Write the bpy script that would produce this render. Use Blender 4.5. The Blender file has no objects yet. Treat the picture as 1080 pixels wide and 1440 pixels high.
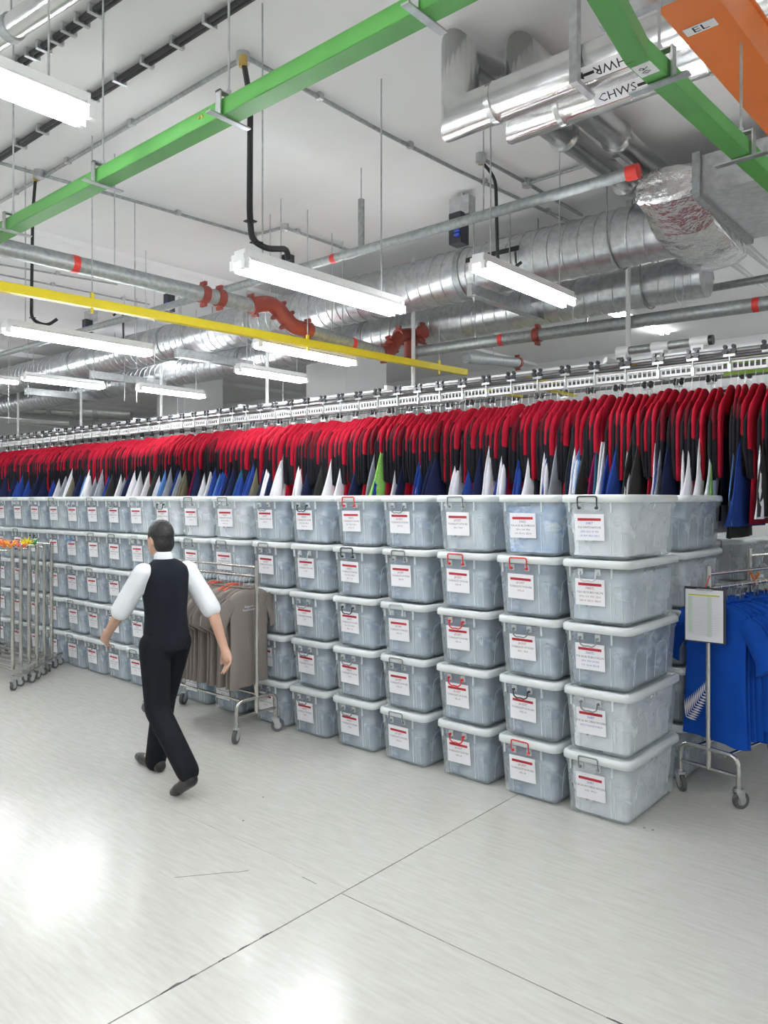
import bpy, bmesh, math, random
from mathutils import Vector, Matrix, noise
random.seed(7)
S = bpy.context.scene
COL = S.collection
V = Vector
PI = math.pi
# ---------------------------------------------------------------- camera, world, exposure
FPX, CX, CY, EYE = 1075.0, 540.0, 702.0, 1.80
YAW = math.atan2(928, 1075)
CC, SS = math.cos(YAW), math.sin(YAW)
RT, FW = V((CC, SS, 0)), V((-SS, CC, 0))
CAMP = V((0, 0, EYE))
cd = bpy.data.cameras.new('camera')
cam = bpy.data.objects.new('camera', cd)
COL.objects.link(cam)
cam.location = CAMP
cam.rotation_euler = (PI / 2, 0, YAW)
cd.sensor_fit = 'HORIZONTAL'
cd.sensor_width = 36
cd.lens = 36 * FPX / 1080
cd.shift_y = -(720 - CY) / 1080
cd.clip_start = 0.05
S.camera = cam
w = bpy.data.worlds.new('world')
S.world = w
w.use_nodes = True
w.node_tree.nodes['Background'].inputs[0].default_value = (0.9, 0.95, 1, 1)
w.node_tree.nodes['Background'].inputs[1].default_value = 0.0   # closed hall: no sky reaches it
S.view_settings.view_transform = 'Standard'
S.view_settings.look = 'None'
S.view_settings.gamma = 1
S.view_settings.use_curve_mapping = False
S.view_settings.exposure = 1.15
TUBE_STRENGTH = 36.0
CEIL = 4.4


def ray(px, py): return FW + RT * ((px - CX) / FPX) + V((0, 0, (CY - py) / FPX))
def atz(px, py, z):
    d = ray(px, py); return CAMP + d * ((z - EYE) / d.z)
def atY(px, py, Y):
    d = ray(px, py); return CAMP + d * (Y / d.y)
def atX(px, py, X):
    d = ray(px, py); return CAMP + d * (X / d.x)


# ---------------------------------------------------------------- materials
MATS = {}


def mat(name, col, rough=0.5, metal=0.0, noise_amt=0.0, noise_scale=8.0, bump=0.0, bump_scale=60.0, emit=0.0,
        stretch=None, col2=None, spec=0.5, coat=0.0, rvar=0.0, sheen=0.0, dist=0.0):
    if name in MATS: return MATS[name]
    m = bpy.data.materials.new(name); m.use_nodes = True
    nt = m.node_tree; N = nt.nodes; L = nt.links
    b = N['Principled BSDF']
    c = (*col, 1)
    b.inputs['Base Color'].default_value = c
    b.inputs['Roughness'].default_value = rough
    b.inputs['Metallic'].default_value = metal
    b.inputs['Specular IOR Level'].default_value = spec
    b.inputs['Coat Weight'].default_value = coat
    if sheen: b.inputs['Sheen Weight'].default_value = sheen
    if emit:
        b.inputs['Emission Color'].default_value = c
        b.inputs['Emission Strength'].default_value = emit
    src = None
    if noise_amt or bump or rvar:
        tc = N.new('ShaderNodeTexCoord'); mp = N.new('ShaderNodeMapping')
        L.new(tc.outputs['Object'], mp.inputs['Vector'])
        if stretch: mp.inputs['Scale'].default_value = stretch
    if noise_amt:
        n = N.new('ShaderNodeTexNoise'); n.inputs['Scale'].default_value = noise_scale
        n.inputs['Detail'].default_value = 5; n.inputs['Distortion'].default_value = dist
        L.new(mp.outputs[0], n.inputs['Vector'])
        r = N.new('ShaderNodeValToRGB')
        r.color_ramp.elements[0].position = 0.40 if dist else 0.32; r.color_ramp.elements[1].position = 0.66 if dist else 0.68
        c2 = col2 if col2 else tuple(max(0, v * (1 - noise_amt)) for v in col)
        r.color_ramp.elements[0].color = (*c2, 1); r.color_ramp.elements[1].color = c
        L.new(n.outputs['Fac'], r.inputs[0]); L.new(r.outputs[0], b.inputs['Base Color'])
        if rvar:
            mr = N.new('ShaderNodeMapRange')
            mr.inputs['To Min'].default_value = max(0.02, rough - rvar); mr.inputs['To Max'].default_value = rough + rvar
            L.new(n.outputs['Fac'], mr.inputs['Value']); L.new(mr.outputs[0], b.inputs['Roughness'])
    if bump:
        n2 = N.new('ShaderNodeTexNoise'); n2.inputs['Scale'].default_value = bump_scale
        n2.inputs['Detail'].default_value = 3
        L.new(mp.outputs[0], n2.inputs['Vector'])
        bp = N.new('ShaderNodeBump'); bp.inputs['Strength'].default_value = bump
        bp.inputs['Distance'].default_value = 0.02
        L.new(n2.outputs['Fac'], bp.inputs['Height']); L.new(bp.outputs[0], b.inputs['Normal'])
    MATS[name] = m
    return m


def clear_plastic(name, col, fac):
    m = bpy.data.materials.new(name); m.use_nodes = True
    nt = m.node_tree; N = nt.nodes; L = nt.links
    b = N['Principled BSDF']; b.inputs['Base Color'].default_value = (*col, 1)
    b.inputs['Roughness'].default_value = 0.32
    t = N.new('ShaderNodeBsdfTransparent'); t.inputs[0].default_value = (0.95, 0.975, 0.98, 1)
    mx = N.new('ShaderNodeMixShader'); mx.inputs[0].default_value = fac
    tc = N.new('ShaderNodeTexCoord'); n = N.new('ShaderNodeTexNoise'); n.inputs['Scale'].default_value = 7
    mr = N.new('ShaderNodeMapRange'); mr.inputs['To Min'].default_value = fac - 0.07; mr.inputs['To Max'].default_value = fac + 0.07
    L.new(tc.outputs['Object'], n.inputs['Vector']); L.new(n.outputs['Fac'], mr.inputs['Value'])
    L.new(mr.outputs[0], mx.inputs[0])
    L.new(t.outputs[0], mx.inputs[1]); L.new(b.outputs[0], mx.inputs[2])
    L.new(mx.outputs[0], N['Material Output'].inputs['Surface'])
    MATS[name] = m
    return m


M_floor = mat('vinyl_floor', (0.60, 0.595, 0.555), 0.2, noise_amt=1, col2=(0.53, 0.52, 0.475), noise_scale=5, stretch=(1.2, 9, 1), bump=0.04, bump_scale=3, rvar=0.07, coat=0.0)
M_sub = mat('subfloor_dark', (0.09, 0.085, 0.08), 0.8)
M_ceil = mat('ceiling_paint', (0.80, 0.80, 0.80), 0.85, noise_amt=0.05, noise_scale=1.2)
M_wall = mat('wall_paint', (0.83, 0.84, 0.84), 0.8, noise_amt=0.04, noise_scale=1.5)
M_galv = mat('galvanised_steel', (0.62, 0.64, 0.65), 0.34, 0.9, noise_amt=0.25, noise_scale=22, rvar=0.1)
M_galvd = mat('galvanised_dull', (0.42, 0.45, 0.45), 0.5, 0.7, noise_amt=0.3, noise_scale=30)
M_clad = mat('aluminium_cladding', (0.74, 0.75, 0.75), 0.22, 0.95, noise_amt=0.12, noise_scale=10, rvar=0.08)
M_foil = mat('aluminium_foil', (0.8, 0.8, 0.8), 0.2, 0.95, bump=1.0, bump_scale=14)
M_steel = mat('stainless_tube', (0.62, 0.60, 0.57), 0.22, 1.0, noise_amt=0.08, noise_scale=12)
M_green = mat('green_paint', (0.10, 0.36, 0.075), 0.3, noise_amt=0.12, noise_scale=6)
M_yel = mat('yellow_paint', (0.78, 0.62, 0.01), 0.4, noise_amt=0.06)
M_orange = mat('orange_paint', (0.75, 0.20, 0.045), 0.3, noise_amt=0.12, noise_scale=3)
M_redcoup = mat('red_coupling_paint', (0.27, 0.045, 0.03), 0.4, noise_amt=0.15)
M_redband = mat('red_band_paint', (0.65, 0.04, 0.03), 0.45)
M_black = mat('black_rubber', (0.018, 0.02, 0.022), 0.5)
M_blackpl = mat('black_plastic', (0.03, 0.03, 0.035), 0.35)
M_white = mat('white_enamel', (0.82, 0.83, 0.83), 0.4)
M_rail = mat('grey_rail_steel', (0.26, 0.265, 0.27), 0.35, 0.5)
M_tube = mat('lit_tube', (0.95, 0.98, 1.0), 0.5, emit=TUBE_STRENGTH)
M_brass = mat('brass', (0.6, 0.42, 0.12), 0.35, 0.9)
M_blue = mat('blue_plastic', (0.03, 0.08, 0.5), 0.4)
M_paper = mat('paper', (0.84, 0.84, 0.87), 0.7)
M_red = mat('label_red', (0.42, 0.015, 0.03), 0.7)
M_ink = mat('ink_grey', (0.04, 0.04, 0.045), 0.8)
M_inkb = mat('ink_blue', (0.04, 0.09, 0.42), 0.8)
M_inkr = mat('ink_red', (0.30, 0.03, 0.03), 0.8)
M_inkblk = mat('ink_black', (0.02, 0.02, 0.025), 0.7)
M_bin = clear_plastic('clear_bin_plastic', (0.84, 0.89, 0.91), 0.27)
M_lid = clear_plastic('milky_lid_plastic', (0.86, 0.90, 0.90), 0.82)
M_rib = clear_plastic('bin_rib_plastic', (0.88, 0.92, 0.93), 0.55)
def cloth(name, col, amt=0.15, **k): return mat(name, col, 0.85, noise_amt=amt, noise_scale=k.pop('ns', 9), spec=0.2, **k)
M_jred = cloth('jacket_red', (0.36, 0.005, 0.022), 0.25)
M_jdark = cloth('jacket_dark_red', (0.13, 0.005, 0.012), 0.3)
M_jblk = cloth('jacket_black', (0.012, 0.012, 0.016), 0.2)
M_wht = cloth('white_cotton', (0.80, 0.80, 0.84), 0.06)
M_navy = cloth('navy_cotton', (0.012, 0.018, 0.06), 0.2)
M_royal = cloth('royal_cotton', (0.02, 0.055, 0.27), 0.2)
M_sky = cloth('sky_cotton', (0.10, 0.24, 0.55), 0.15)
M_char = cloth('charcoal_cotton', (0.035, 0.037, 0.035), 0.2)
M_teal = cloth('teal_cotton', (0.02, 0.10, 0.17), 0.2)
M_maroon = cloth('maroon_cotton', (0.22, 0.01, 0.07), 0.2)
M_lime = cloth('lime_cotton', (0.30, 0.62, 0.14), 0.3, ns=60)
M_grey = cloth('grey_cotton', (0.30, 0.32, 0.36), 0.2)
M_olive = cloth('olive_cotton', (0.16, 0.15, 0.10), 0.2)
M_purple = cloth('purple_cotton', (0.17, 0.02, 0.3), 0.2)
M_taupe = cloth('taupe_cotton', (0.235, 0.205, 0.185), 0.08, ns=3)
M_bluesh = cloth('bright_blue_cotton', (0.004, 0.072, 0.42), 0.2, ns=5)
M_pack = [mat('packed_clothes_' + n_, a_, 0.35, noise_amt=1, col2=b_, noise_scale=s_, stretch=(1, 1, 1.8), bump=0.6, bump_scale=9, dist=1.2) for n_, a_, b_, s_ in (
    ('blue_grey', (0.60, 0.67, 0.76), (0.20, 0.265, 0.37), 6), ('slate', (0.56, 0.63, 0.72), (0.14, 0.195, 0.29), 6), ('white', (0.90, 0.90, 0.93), (0.70, 0.71, 0.76), 7),
    ('sky', (0.80, 0.86, 0.93), (0.20, 0.36, 0.66), 13), ('pale', (0.78, 0.81, 0.85), (0.42, 0.49, 0.57), 5))]

# ---------------------------------------------------------------- geometry helpers


class MB:
    def __init__(s): s.v = []; s.f = []; s.sm = []

    def add(s, verts, faces, smooth=False):
        o = len(s.v); s.v += [tuple(q) for q in verts]
        s.f += [tuple(i + o for i in f) for f in faces]; s.sm += [smooth] * len(faces)
        return s

    def box(s, c, d, rot=None):
        x, y, z = d[0] / 2, d[1] / 2, d[2] / 2
        vs = [V((i * x, j * y, k * z)) for k in (-1, 1) for j in (-1, 1) for i in (-1, 1)]
        if rot is not None: vs = [rot @ q for q in vs]
        c = V(c)
        return s.add([q + c for q in vs], [(0, 2, 3, 1), (4, 5, 7, 6), (0, 1, 5, 4), (2, 6, 7, 3), (0, 4, 6, 2), (1, 3, 7, 5)])

    def bar(s, a, b, wd, ht, up=V((0, 0, 1))):
        a, b = V(a), V(b); d = (b - a).normalized(); sd = d.cross(up).normalized(); u = sd.cross(d)
        vs = [p + sd * (i * wd / 2) + u * (j * ht / 2) for p in (a, b) for j in (-1, 1) for i in (-1, 1)]
        return s.add(vs, [(0, 1, 3, 2), (4, 6, 7, 5), (0, 4, 5, 1), (2, 3, 7, 6), (0, 2, 6, 4), (1, 5, 7, 3)])

    def tube(s, pts, r, n=10, cap=True, rs=None, flat=None):
        pts = [V(p) for p in pts]; m = len(pts)
        rs = rs or [r] * m
        t0 = (pts[1] - pts[0]).normalized()
        up = V((0, 0, 1)) if abs(t0.z) < 0.9 else V((1, 0, 0))
        a = t0.cross(up).normalized()
        vs = []
        for i, p in enumerate(pts):
            ti = (pts[i] - pts[i - 1]).normalized() if i else t0
            to = (pts[i + 1] - pts[i]).normalized() if i < m - 1 else ti
            t = (ti + to)
            t = t.normalized() if t.length > 1e-6 else ti
            cosh = max(0.35, t.dot(ti))
            a0 = (a - ti * a.dot(ti)).normalized(); b0 = ti.cross(a0)
            bend = (to - ti)
            for k in range(n):
                an = 2 * PI * k / n
                o = (a0 * math.cos(an) + b0 * math.sin(an)) * rs[i]
                if flat: o = V((o.x * flat[0], o.y * flat[1], o.z * flat[2]))
                # slide along ti onto mitre plane
                o = o - ti * (o.dot(t) / cosh)
                vs.append(p + o)
            a = a0 - to * a0.dot(to)
            a = a.normalized() if a.length > 1e-4 else a0
        fs = [(i * n + k, i * n + (k + 1) % n, (i + 1) * n + (k + 1) % n, (i + 1) * n + k) for i in range(m - 1) for k in range(n)]
        s.add(vs, fs, True)
        if cap:
            s.add(vs[:n], [tuple(reversed(range(n)))]); s.add(vs[-n:], [tuple(range(n))])
        return s

    def loft(s, rings, smooth=True, cap=True):
        n = len(rings[0]); vs = [q for r in rings for q in r]
        fs = [(i * n + k, i * n + (k + 1) % n, (i + 1) * n + (k + 1) % n, (i + 1) * n + k) for i in range(len(rings) - 1) for k in range(n)]
        s.add(vs, fs, smooth)
        if cap:
            s.add(rings[0], [tuple(reversed(range(n)))]); s.add(rings[-1], [tuple(range(n))])
        return s

    def prism(s, poly, off):
        n = len(poly); a = [V(p) for p in poly]; b = [p + V(off) for p in a]
        return s.add(a + b, [tuple(reversed(range(n))), tuple(range(n, 2 * n))] + [(i, (i + 1) % n, n + (i + 1) % n, n + i) for i in range(n)])

    def ball(s, c, r, n=8, sc=(1, 1, 1)):
        c = V(c); rings = []
        for i in range(1, n // 2 + 1):
            th = PI * i / (n // 2 + 1)
            rings.append([c + V((r * sc[0] * math.sin(th) * math.cos(2 * PI * k / n), r * sc[1] * math.sin(th) * math.sin(2 * PI * k / n), -r * sc[2] * math.cos(th))) for k in range(n)])
        return s.loft(rings)

    def mesh(s, name, m):
        me = bpy.data.meshes.new(name)
        me.from_pydata(s.v, [], s.f)
        me.polygons.foreach_set('use_smooth', s.sm)
        if m: me.materials.append(m)
        me.update()
        return me


def fillet(pts, r, n=5):
    pts = [V(p) for p in pts]; out = [pts[0]]
    for i in range(1, len(pts) - 1):
        p = pts[i]; a = (pts[i - 1] - p); b = (pts[i + 1] - p)
        rr = min(r, a.length * 0.49, b.length * 0.49)
        A = p + a.normalized() * rr; B = p + b.normalized() * rr
        for k in range(n + 1):
            t = k / n
            out.append(A * (1 - t) ** 2 + p * 2 * t * (1 - t) + B * t * t)
    out.append(pts[-1])
    return out


def rrect(hx, hy, r, z, n=4, cx=0, cy=0):
    out = []
    for qx, qy, a0 in ((1, 1, 0), (-1, 1, 90), (-1, -1, 180), (1, -1, 270)):
        for k in range(n + 1):
            a = math.radians(a0 + 90 * k / n)
            out.append(V((cx + qx * (hx - r) + r * math.cos(a), cy + qy * (hy - r) + r * math.sin(a), z)))
    return out


KIDS = {}
WORLD = {}


def link(o, parent=None):
    COL.objects.link(o)
    if parent is not None:
        o.parent = parent
        KIDS.setdefault(parent.name, []).append(o)
    return o


def thing(name, label, cat, loc=(0, 0, 0), group=None, kind=None):
    o = bpy.data.objects.new(name, None); o.empty_display_size = 0.05
    o.location = loc; link(o)
    tag(o, label, cat, group, kind); WORLD[o.name] = V(loc)
    return o


def tag(o, label=None, cat=None, group=None, kind=None):
    if label: o['label'] = label
    if cat: o['category'] = cat
    if group: o['group'] = group
    if kind: o['kind'] = kind
    return o


def part(name, mb, m, parent=None, label=None):
    me = mb.mesh(name, m) if isinstance(mb, MB) else mb
    o = bpy.data.objects.new(name, me); link(o, parent)
    if parent is not None and parent.name in WORLD:
        o.matrix_parent_inverse = Matrix.Translation(-WORLD[parent.name])
    if label: o['label'] = label
    return o


def inst(name, me, parent=None, loc=(0, 0, 0), rot=(0, 0, 0), scale=None):
    """local-space child that shares its mesh"""
    o = bpy.data.objects.new(name, me); link(o, parent)
    o.location = loc; o.rotation_euler = rot
    if scale: o.scale = scale
    return o


def single(name, mb, m, label, cat, group=None):
    return tag(part(name, mb, m), label, cat, group)


def struct(name, mb, m):
    return tag(part(name, mb, m), kind='structure')


def copy_tree(o, parent=None):
    c = o.copy(); link(c, parent)
    for ch in KIDS.get(o.name, []): copy_tree(ch, c)
    return c


TXT = {}


def text_mesh(body, size, m, align='CENTER', sx=1.0):
    key = (body, size, m.name, align, sx)
    if key in TXT: return TXT[key]
    cu = bpy.data.curves.new('txt', 'FONT'); cu.body = body; cu.size = size; cu.align_x = align; cu.align_y = 'CENTER'
    cu.resolution_u = 1; cu.fill_mode = 'FRONT'
    o = bpy.data.objects.new('txt', cu); COL.objects.link(o)
    dg = bpy.context.evaluated_depsgraph_get()
    me = bpy.data.meshes.new_from_object(o.evaluated_get(dg))
    bpy.data.objects.remove(o); bpy.data.curves.remove(cu)
    me.transform(Matrix.Diagonal((sx, 1, 1, 1)))
    me.materials.clear(); me.materials.append(m)
    me.name = 'print'
    TXT[key] = me
    return me


def basis(o, xd, yd):
    xd = V(xd).normalized(); yd = V(yd); yd = (yd - xd * yd.dot(xd)).normalized(); zd = xd.cross(yd)
    return Matrix(((xd.x, yd.x, zd.x, o[0]), (xd.y, yd.y, zd.y, o[1]), (xd.z, yd.z, zd.z, o[2]), (0, 0, 0, 1)))


def print_text(body, size, m, parent, o, xd, yd, sx=1.0):
    """flat lettering as a child mesh, given in world space"""
    ob = bpy.data.objects.new('lettering', text_mesh(body, size, m, sx=sx)); link(ob, parent)
    mw = basis(o, xd, yd)
    if parent.name in WORLD: mw = Matrix.Translation(-WORLD[parent.name]) @ mw
    ob.matrix_basis = mw
    return ob


def rod(mb, p, r=0.005, top=None): mb.tube([p, (p[0], p[1], top or CEIL)], r, 6); return mb
# ---------------------------------------------------------------- the setting
X0, X1, Y0, Y1 = -24.0, 5.0, -4.5, 13.0
fl = struct('floor', MB().box(((X0 + X1) / 2, (Y0 + Y1) / 2, -0.06), (X1 - X0, Y1 - Y0, 0.1)), M_sub)
SX = -2.43      # seam that runs away from the camera
sheets = [((X0, SX), (Y0, 2.56)), ((X0, SX), (2.56, Y1)),
          ((SX, X1), (Y0, 2.515)), ((SX, X1), (2.515, Y1))]
for (a, b), (c, d) in sheets:
    g = 0.006; gy = 0.0016 if a == X0 else 0.006
    part('vinyl_sheet', MB().box(((a + b) / 2, (c + d) / 2, -0.005), (b - a - g, d - c - gy, 0.01)), M_floor, fl)
rnd = random.Random(3)
for px, py, L, wd in ((235, 1373, 0.16, 0.014), (365, 1310, 0.07, 0.01), (300, 1340, 0.05, 0.006), (330, 1325, 0.06, 0.006)):
    p = atz(px, py, 0); x = SX
    pl = []; n = 9
    for k in range(n): pl.append((x - 0.002 - rnd.random() * wd * math.sin(PI * k / (n - 1)), p.y - L / 2 + L * k / (n - 1), 0.0002))
    pl += [(x + 0.002, p.y + L / 2, 0.0002), (x + 0.002, p.y - L / 2, 0.0002)]
    part('seam_chip', MB().prism(pl, (0, 0, 0.0008)), M_sub, fl)
pl = [(-1.15 + 0.03 * k, 2.516 + 0.006 * math.sin(k * 2.1) ** 2, 0.0002) for k in range(7)] + [(-0.97, 2.512, 0.0002), (-1.15, 2.512, 0.0002)]
part('seam_chip', MB().prism(pl, (0, 0, 0.0008)), M_sub, fl)
for (a, b) in (((245, 1234), (330, 1226)), ((330, 1227), (350, 1224)), ((425, 1233), (445, 1243))):
    A, B = atz(*a, 0.0006), atz(*b, 0.0006)
    part('scuff_mark', MB().bar(A, B, 0.002, 0.0008), M_sub, fl)
for px, py in ((918, 1167), (906, 1164), (342, 1154), (370, 1121)):
    p = atz(px, py, 0.0005)
    part('floor_speck', MB().ball(p, 0.006, 6, (1.4, 1, 0.15)), M_sub, fl)

cl = struct('ceiling', MB().box(((X0 + X1) / 2, (Y0 + Y1) / 2, CEIL + 0.05), (X1 - X0, Y1 - Y0, 0.1)), M_ceil)
for x, wd, dp in ((-7.6, 0.5, 0.05), (-14.0, 0.6, 0.08), (-19.5, 0.6, 0.08)):
    part('ceiling_beam', MB().box((x, (Y0 + Y1) / 2, CEIL - dp / 2), (wd, Y1 - Y0, dp)), M_ceil, cl)
for k in range(3):
    part('ceiling_rib', MB().box((-1.45 + 0.55 * k, 5.5, CEIL - 0.02), (0.3, 9, 0.04)), M_ceil, cl)
T = 0.12
struct('wall_back', MB().box(((X0 + X1) / 2, Y1 + T / 2, CEIL / 2), (X1 - X0, T, CEIL)), M_wall)
struct('wall_front', MB().box(((X0 + X1) / 2, Y0 - T / 2, CEIL / 2), (X1 - X0, T, CEIL)), M_wall)
struct('wall_left', MB().box((X0 - T / 2, (Y0 + Y1) / 2, CEIL / 2), (T, Y1 - Y0, CEIL)), M_wall)
struct('wall_right', MB().box((X1 + T / 2, (Y0 + Y1) / 2, CEIL / 2), (T, Y1 - Y0, CEIL)), M_wall)


def column(pl, pm, pr, Y, lab):
    xa, xb = atY(pl, 600, Y).x, atY(pm, 600, Y).x
    yb = atX(pr, 600, xb).y
    m = MB(); rings = [rrect((xb - xa) / 2, (yb - Y) / 2, 0.02, z, 2, (xa + xb) / 2, (Y + yb) / 2) for z in (0, CEIL)]
    m.loft(rings, False)
    o = part('trim_1', m, M_wall); tag(o, lab, None, kind='structure')


column(430, 487, 544, 8.6, 'square white painted column rising behind the garment conveyor by the yellow beam')
column(220, 259, 314, 8.6, 'square white painted column beside the far ducts behind the conveyor')

# ---------------------------------------------------------------- fluorescent lamps
LAMPME = {}


def lamp(p, L, label, ang=0.0, rods=True, width=0.15, name='fluorescent_lamp'):
    key = (round(L, 2), width)
    if key not in LAMPME:
        h = MB(); h.prism([(-0.045, 0, 0.03), (0.045, 0, 0.03), (0.045, 0, 0.075), (-0.045, 0, 0.075)], (0, L, 0))
        h.prism([(-width / 2, 0.02, 0.012), (width / 2, 0.02, 0.012), (0.045, 0.02, 0.04), (-0.045, 0.02, 0.04)], (0, L - 0.04, 0))
        e = MB()
        for sx in (-1, 1): e.box((sx * 0.045, 0, -0.004), (0.03, 0.035, 0.05))
        e.box((0, 0, 0.03), (0.1, 0.03, 0.04))
        t = MB().tube([(0, 0.015, 0), (0, L - 0.015, 0)], 0.014, 10)
        LAMPME[key] = (h.mesh('housing', M_white), e.mesh('lampholder', M_white), t.mesh('tube', M_tube))
    h, e, t = LAMPME[key]
    r = thing(name, label, 'lamp', p, 'fluorescent batten lamps under the ceiling')
    r.rotation_euler.z = ang
    inst('housing', h, r)
    inst('lampholder', e, r); inst('lampholder', e, r, (0, L, 0))
    for sx in (-0.045, 0.045): inst('tube', t, r, (sx, 0, -0.02))
    if rods:
        for y in (0.12 * L, 0.88 * L):
            m = MB().tube([(0, y, 0.07), (0, y, CEIL - p[2])], 0.005, 6); inst('hanger_rod', m.mesh('hanger_rod', M_galv), r)
    return r


def lampL(x1, y1, x2, L, label, **k):
    r1, r2 = (x1 - CX) / FPX, (x2 - CX) / FPX
    d1 = L * (SS - CC * r2) / (r2 - r1)
    return lamp(CAMP + ray(x1, y1) * d1, L, label, **k)


lampL(337, 372, 558, 1.25, 'lit twin-tube batten lamp fed by the long black cable drop beside the green beam')
lampL(672, 373, 800, 1.22, 'lit twin-tube batten lamp below the big spiral duct and pale bracket')
lampL(8, 463, 211, 1.25, 'lit twin-tube batten lamp close under the yellow beam')
lampL(200, 498, 279, 1.0, 'lit batten lamp touching the end of the lamp under the yellow beam')
lampL(362, 484, 496, 1.25, 'lit batten lamp just beneath the yellow beam in front of the white column')
lampL(838, 427, 895, 1.12, 'short lit lamp seen under the twin spiral ducts behind the sprinkler pipe')
lampL(335, 520, 428, 1.0, 'lit lamp in front of the wide white column behind the conveyor')
lampL(33, 531, 144, 1.1, 'lit lamp along the galvanised trapeze bar above the far ducts')
lampL(195, 546, 286, 1.0, 'lit lamp in front of the white column by the far ducts')
lampL(-70, 527, 25, 1.0, 'lit lamp at the far end of the ducts, partly out of view')
lampL(900, 452, 936, 1.0, 'small distant lit lamp beyond the sprinkler pipe over the conveyor')
p = atz(120, 163, 3.35)
lamp((p.x, p.y - 1.25, 3.35), 1.25, 'lit twin-tube batten lamp hanging near the black ceiling cables')
# the lamp rows go on beside and behind the camera, all of these outside the picture
for x, y in ((-1.2, -2.6), (-1.2, 0.1), (1.6, -1.2), (1.6, 2.2), (-4.6, -2.6), (-4.6, -0.6), (-8.2, -2.2), (-8.2, 0.8), (-12, -1.0), (-12, 2.2), (-16, 0.5), (-16, 3.5),
             (1.8, 7.3), (1.8, 9.6), (-20.5, 4), (-0.4, 11), (-19, 6)):
    lamp((x, y, 3.35), 1.25, 'lit twin-tube batten lamp hanging on rods further along the hall', name='fluorescent_lamp_offscreen')

# ---------------------------------------------------------------- green, yellow and orange overhead beams


def channel(mb, a, b, wd, ht, t=0.004, up=V((0, 0, 1))):
    """U channel open at the top"""
    a, b = V(a), V(b); d = (b - a).normalized(); sd = d.cross(up).normalized()
    mb.bar(a - V((0, 0, ht / 2)), b - V((0, 0, ht / 2)), wd, t)
    for s in (-1, 1):
        mb.bar(a + sd * (s * (wd / 2 - t / 2)), b + sd * (s * (wd / 2 - t / 2)), t, ht)
        mb.bar(a + sd * (s * (wd / 2 - 0.012)) + V((0, 0, ht / 2)), b + sd * (s * (wd / 2 - 0.012)) + V((0, 0, ht / 2)), 0.024, t)
    return mb


def c_bracket(p, along, wd, ht):
    """flat-bar stirrup that carries a beam, with its rod"""
    m = MB(); al = V(along).normalized(); sd = V((0, 0, 1)).cross(al).normalized()
    R = Matrix((al, sd, V((0, 0, 1)))).transposed()
    p = V(p)
    m.box(p + V((0, 0, -ht / 2 - 0.005)), (0.03, wd + 0.12, 0.006), R)
    m.box(p + V((0, 0, ht / 2 + 0.03)), (0.03, wd + 0.03, 0.006), R)
    m.box(p - sd * (wd / 2 + 0.012) + V((0, 0, 0.014)), (0.03, 0.006, ht + 0.04), R)
    m.tube([p + V((0, 0, ht / 2 + 0.01)), (p.x, p.y, CEIL)], 0.005, 6)
    m.tube([p + V((0, 0, ht / 2 + 0.035)), p + V((0, 0, ht / 2 + 0.05))], 0.011, 6)
    return m


zg = 3.3
A, B = atz(0, 326, zg), atz(600, 12, zg)
dA = V((-1, 0, 0)); yg = (A.y + B.y) / 2
gb = thing('green_beam', 'green painted steel channel hung on stirrups and threaded rods from the ceiling', 'beam', (-3, yg, zg))
part('channel', channel(MB(), (-14, yg, zg), (3.5, yg, zg), 0.075, 0.06), M_green, gb)
for px, py in ((20, 318), (143, 250), (318, 155), (597, 10)):
    q = atz(px, py, zg); part('stirrup', c_bracket((q.x, yg, zg), (1, 0, 0), 0.075, 0.06), M_galv, gb)
for xx in (-8.5, -11, 1.2, 3):
    part('stirrup', c_bracket((xx, yg, zg), (1, 0, 0), 0.075, 0.06), M_galv, gb)
for px in (281, 291):
    q = atz(px, 168, zg); part('bolt', MB().ball((q.x, yg - 0.039, zg + 0.005), 0.007, 6), M_brass, gb)

zg2 = 3.1
P0, P1, P2 = atz(835, -35, zg2), atz(895, 72, zg2), atz(1120, 285, zg2)
P0 = P1 + (P0 - P1) * 3
P2 = P1 + (P2 - P1) * 1.5
gb2 = thing('green_beam', 'green painted steel channel with a bend and a small white number tag', 'beam', tuple(P1))
m = channel(MB(), P0, P1, 0.065, 0.05); part('channel', m, M_green, gb2)
part('channel', channel(MB(), P1, P2, 0.065, 0.05), M_green, gb2)
d12 = (P2 - P1).normalized()
for px, py in ((925, 103), (1040, 212)):
    q = atz(px, py, zg2); t = (q - P1).dot(d12); q = P1 + d12 * t
    part('stirrup', c_bracket(q, d12, 0.065, 0.06), M_galv, gb2)
d01 = (P1 - P0).normalized()
part('stirrup', c_bracket(P1 - d01 * 0.5, d01, 0.065, 0.06), M_galv, gb2)
sdv = d12.cross(V((0, 0, 1)))
qt = P1 + d12 * 0.06
tg = part('number_tag', MB().bar(qt - d12 * 0.035 + V((0, 0, -0.0285)), qt + d12 * 0.035 + V((0, 0, -0.0285)), 0.056, 0.002), M_paper, gb2, 'white tag reading 90')
print_text('90', 0.042, M_inkblk, tg, qt + V((0, 0, -0.0302)), d12, d12.cross(V((0, 0, -1))))

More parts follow.
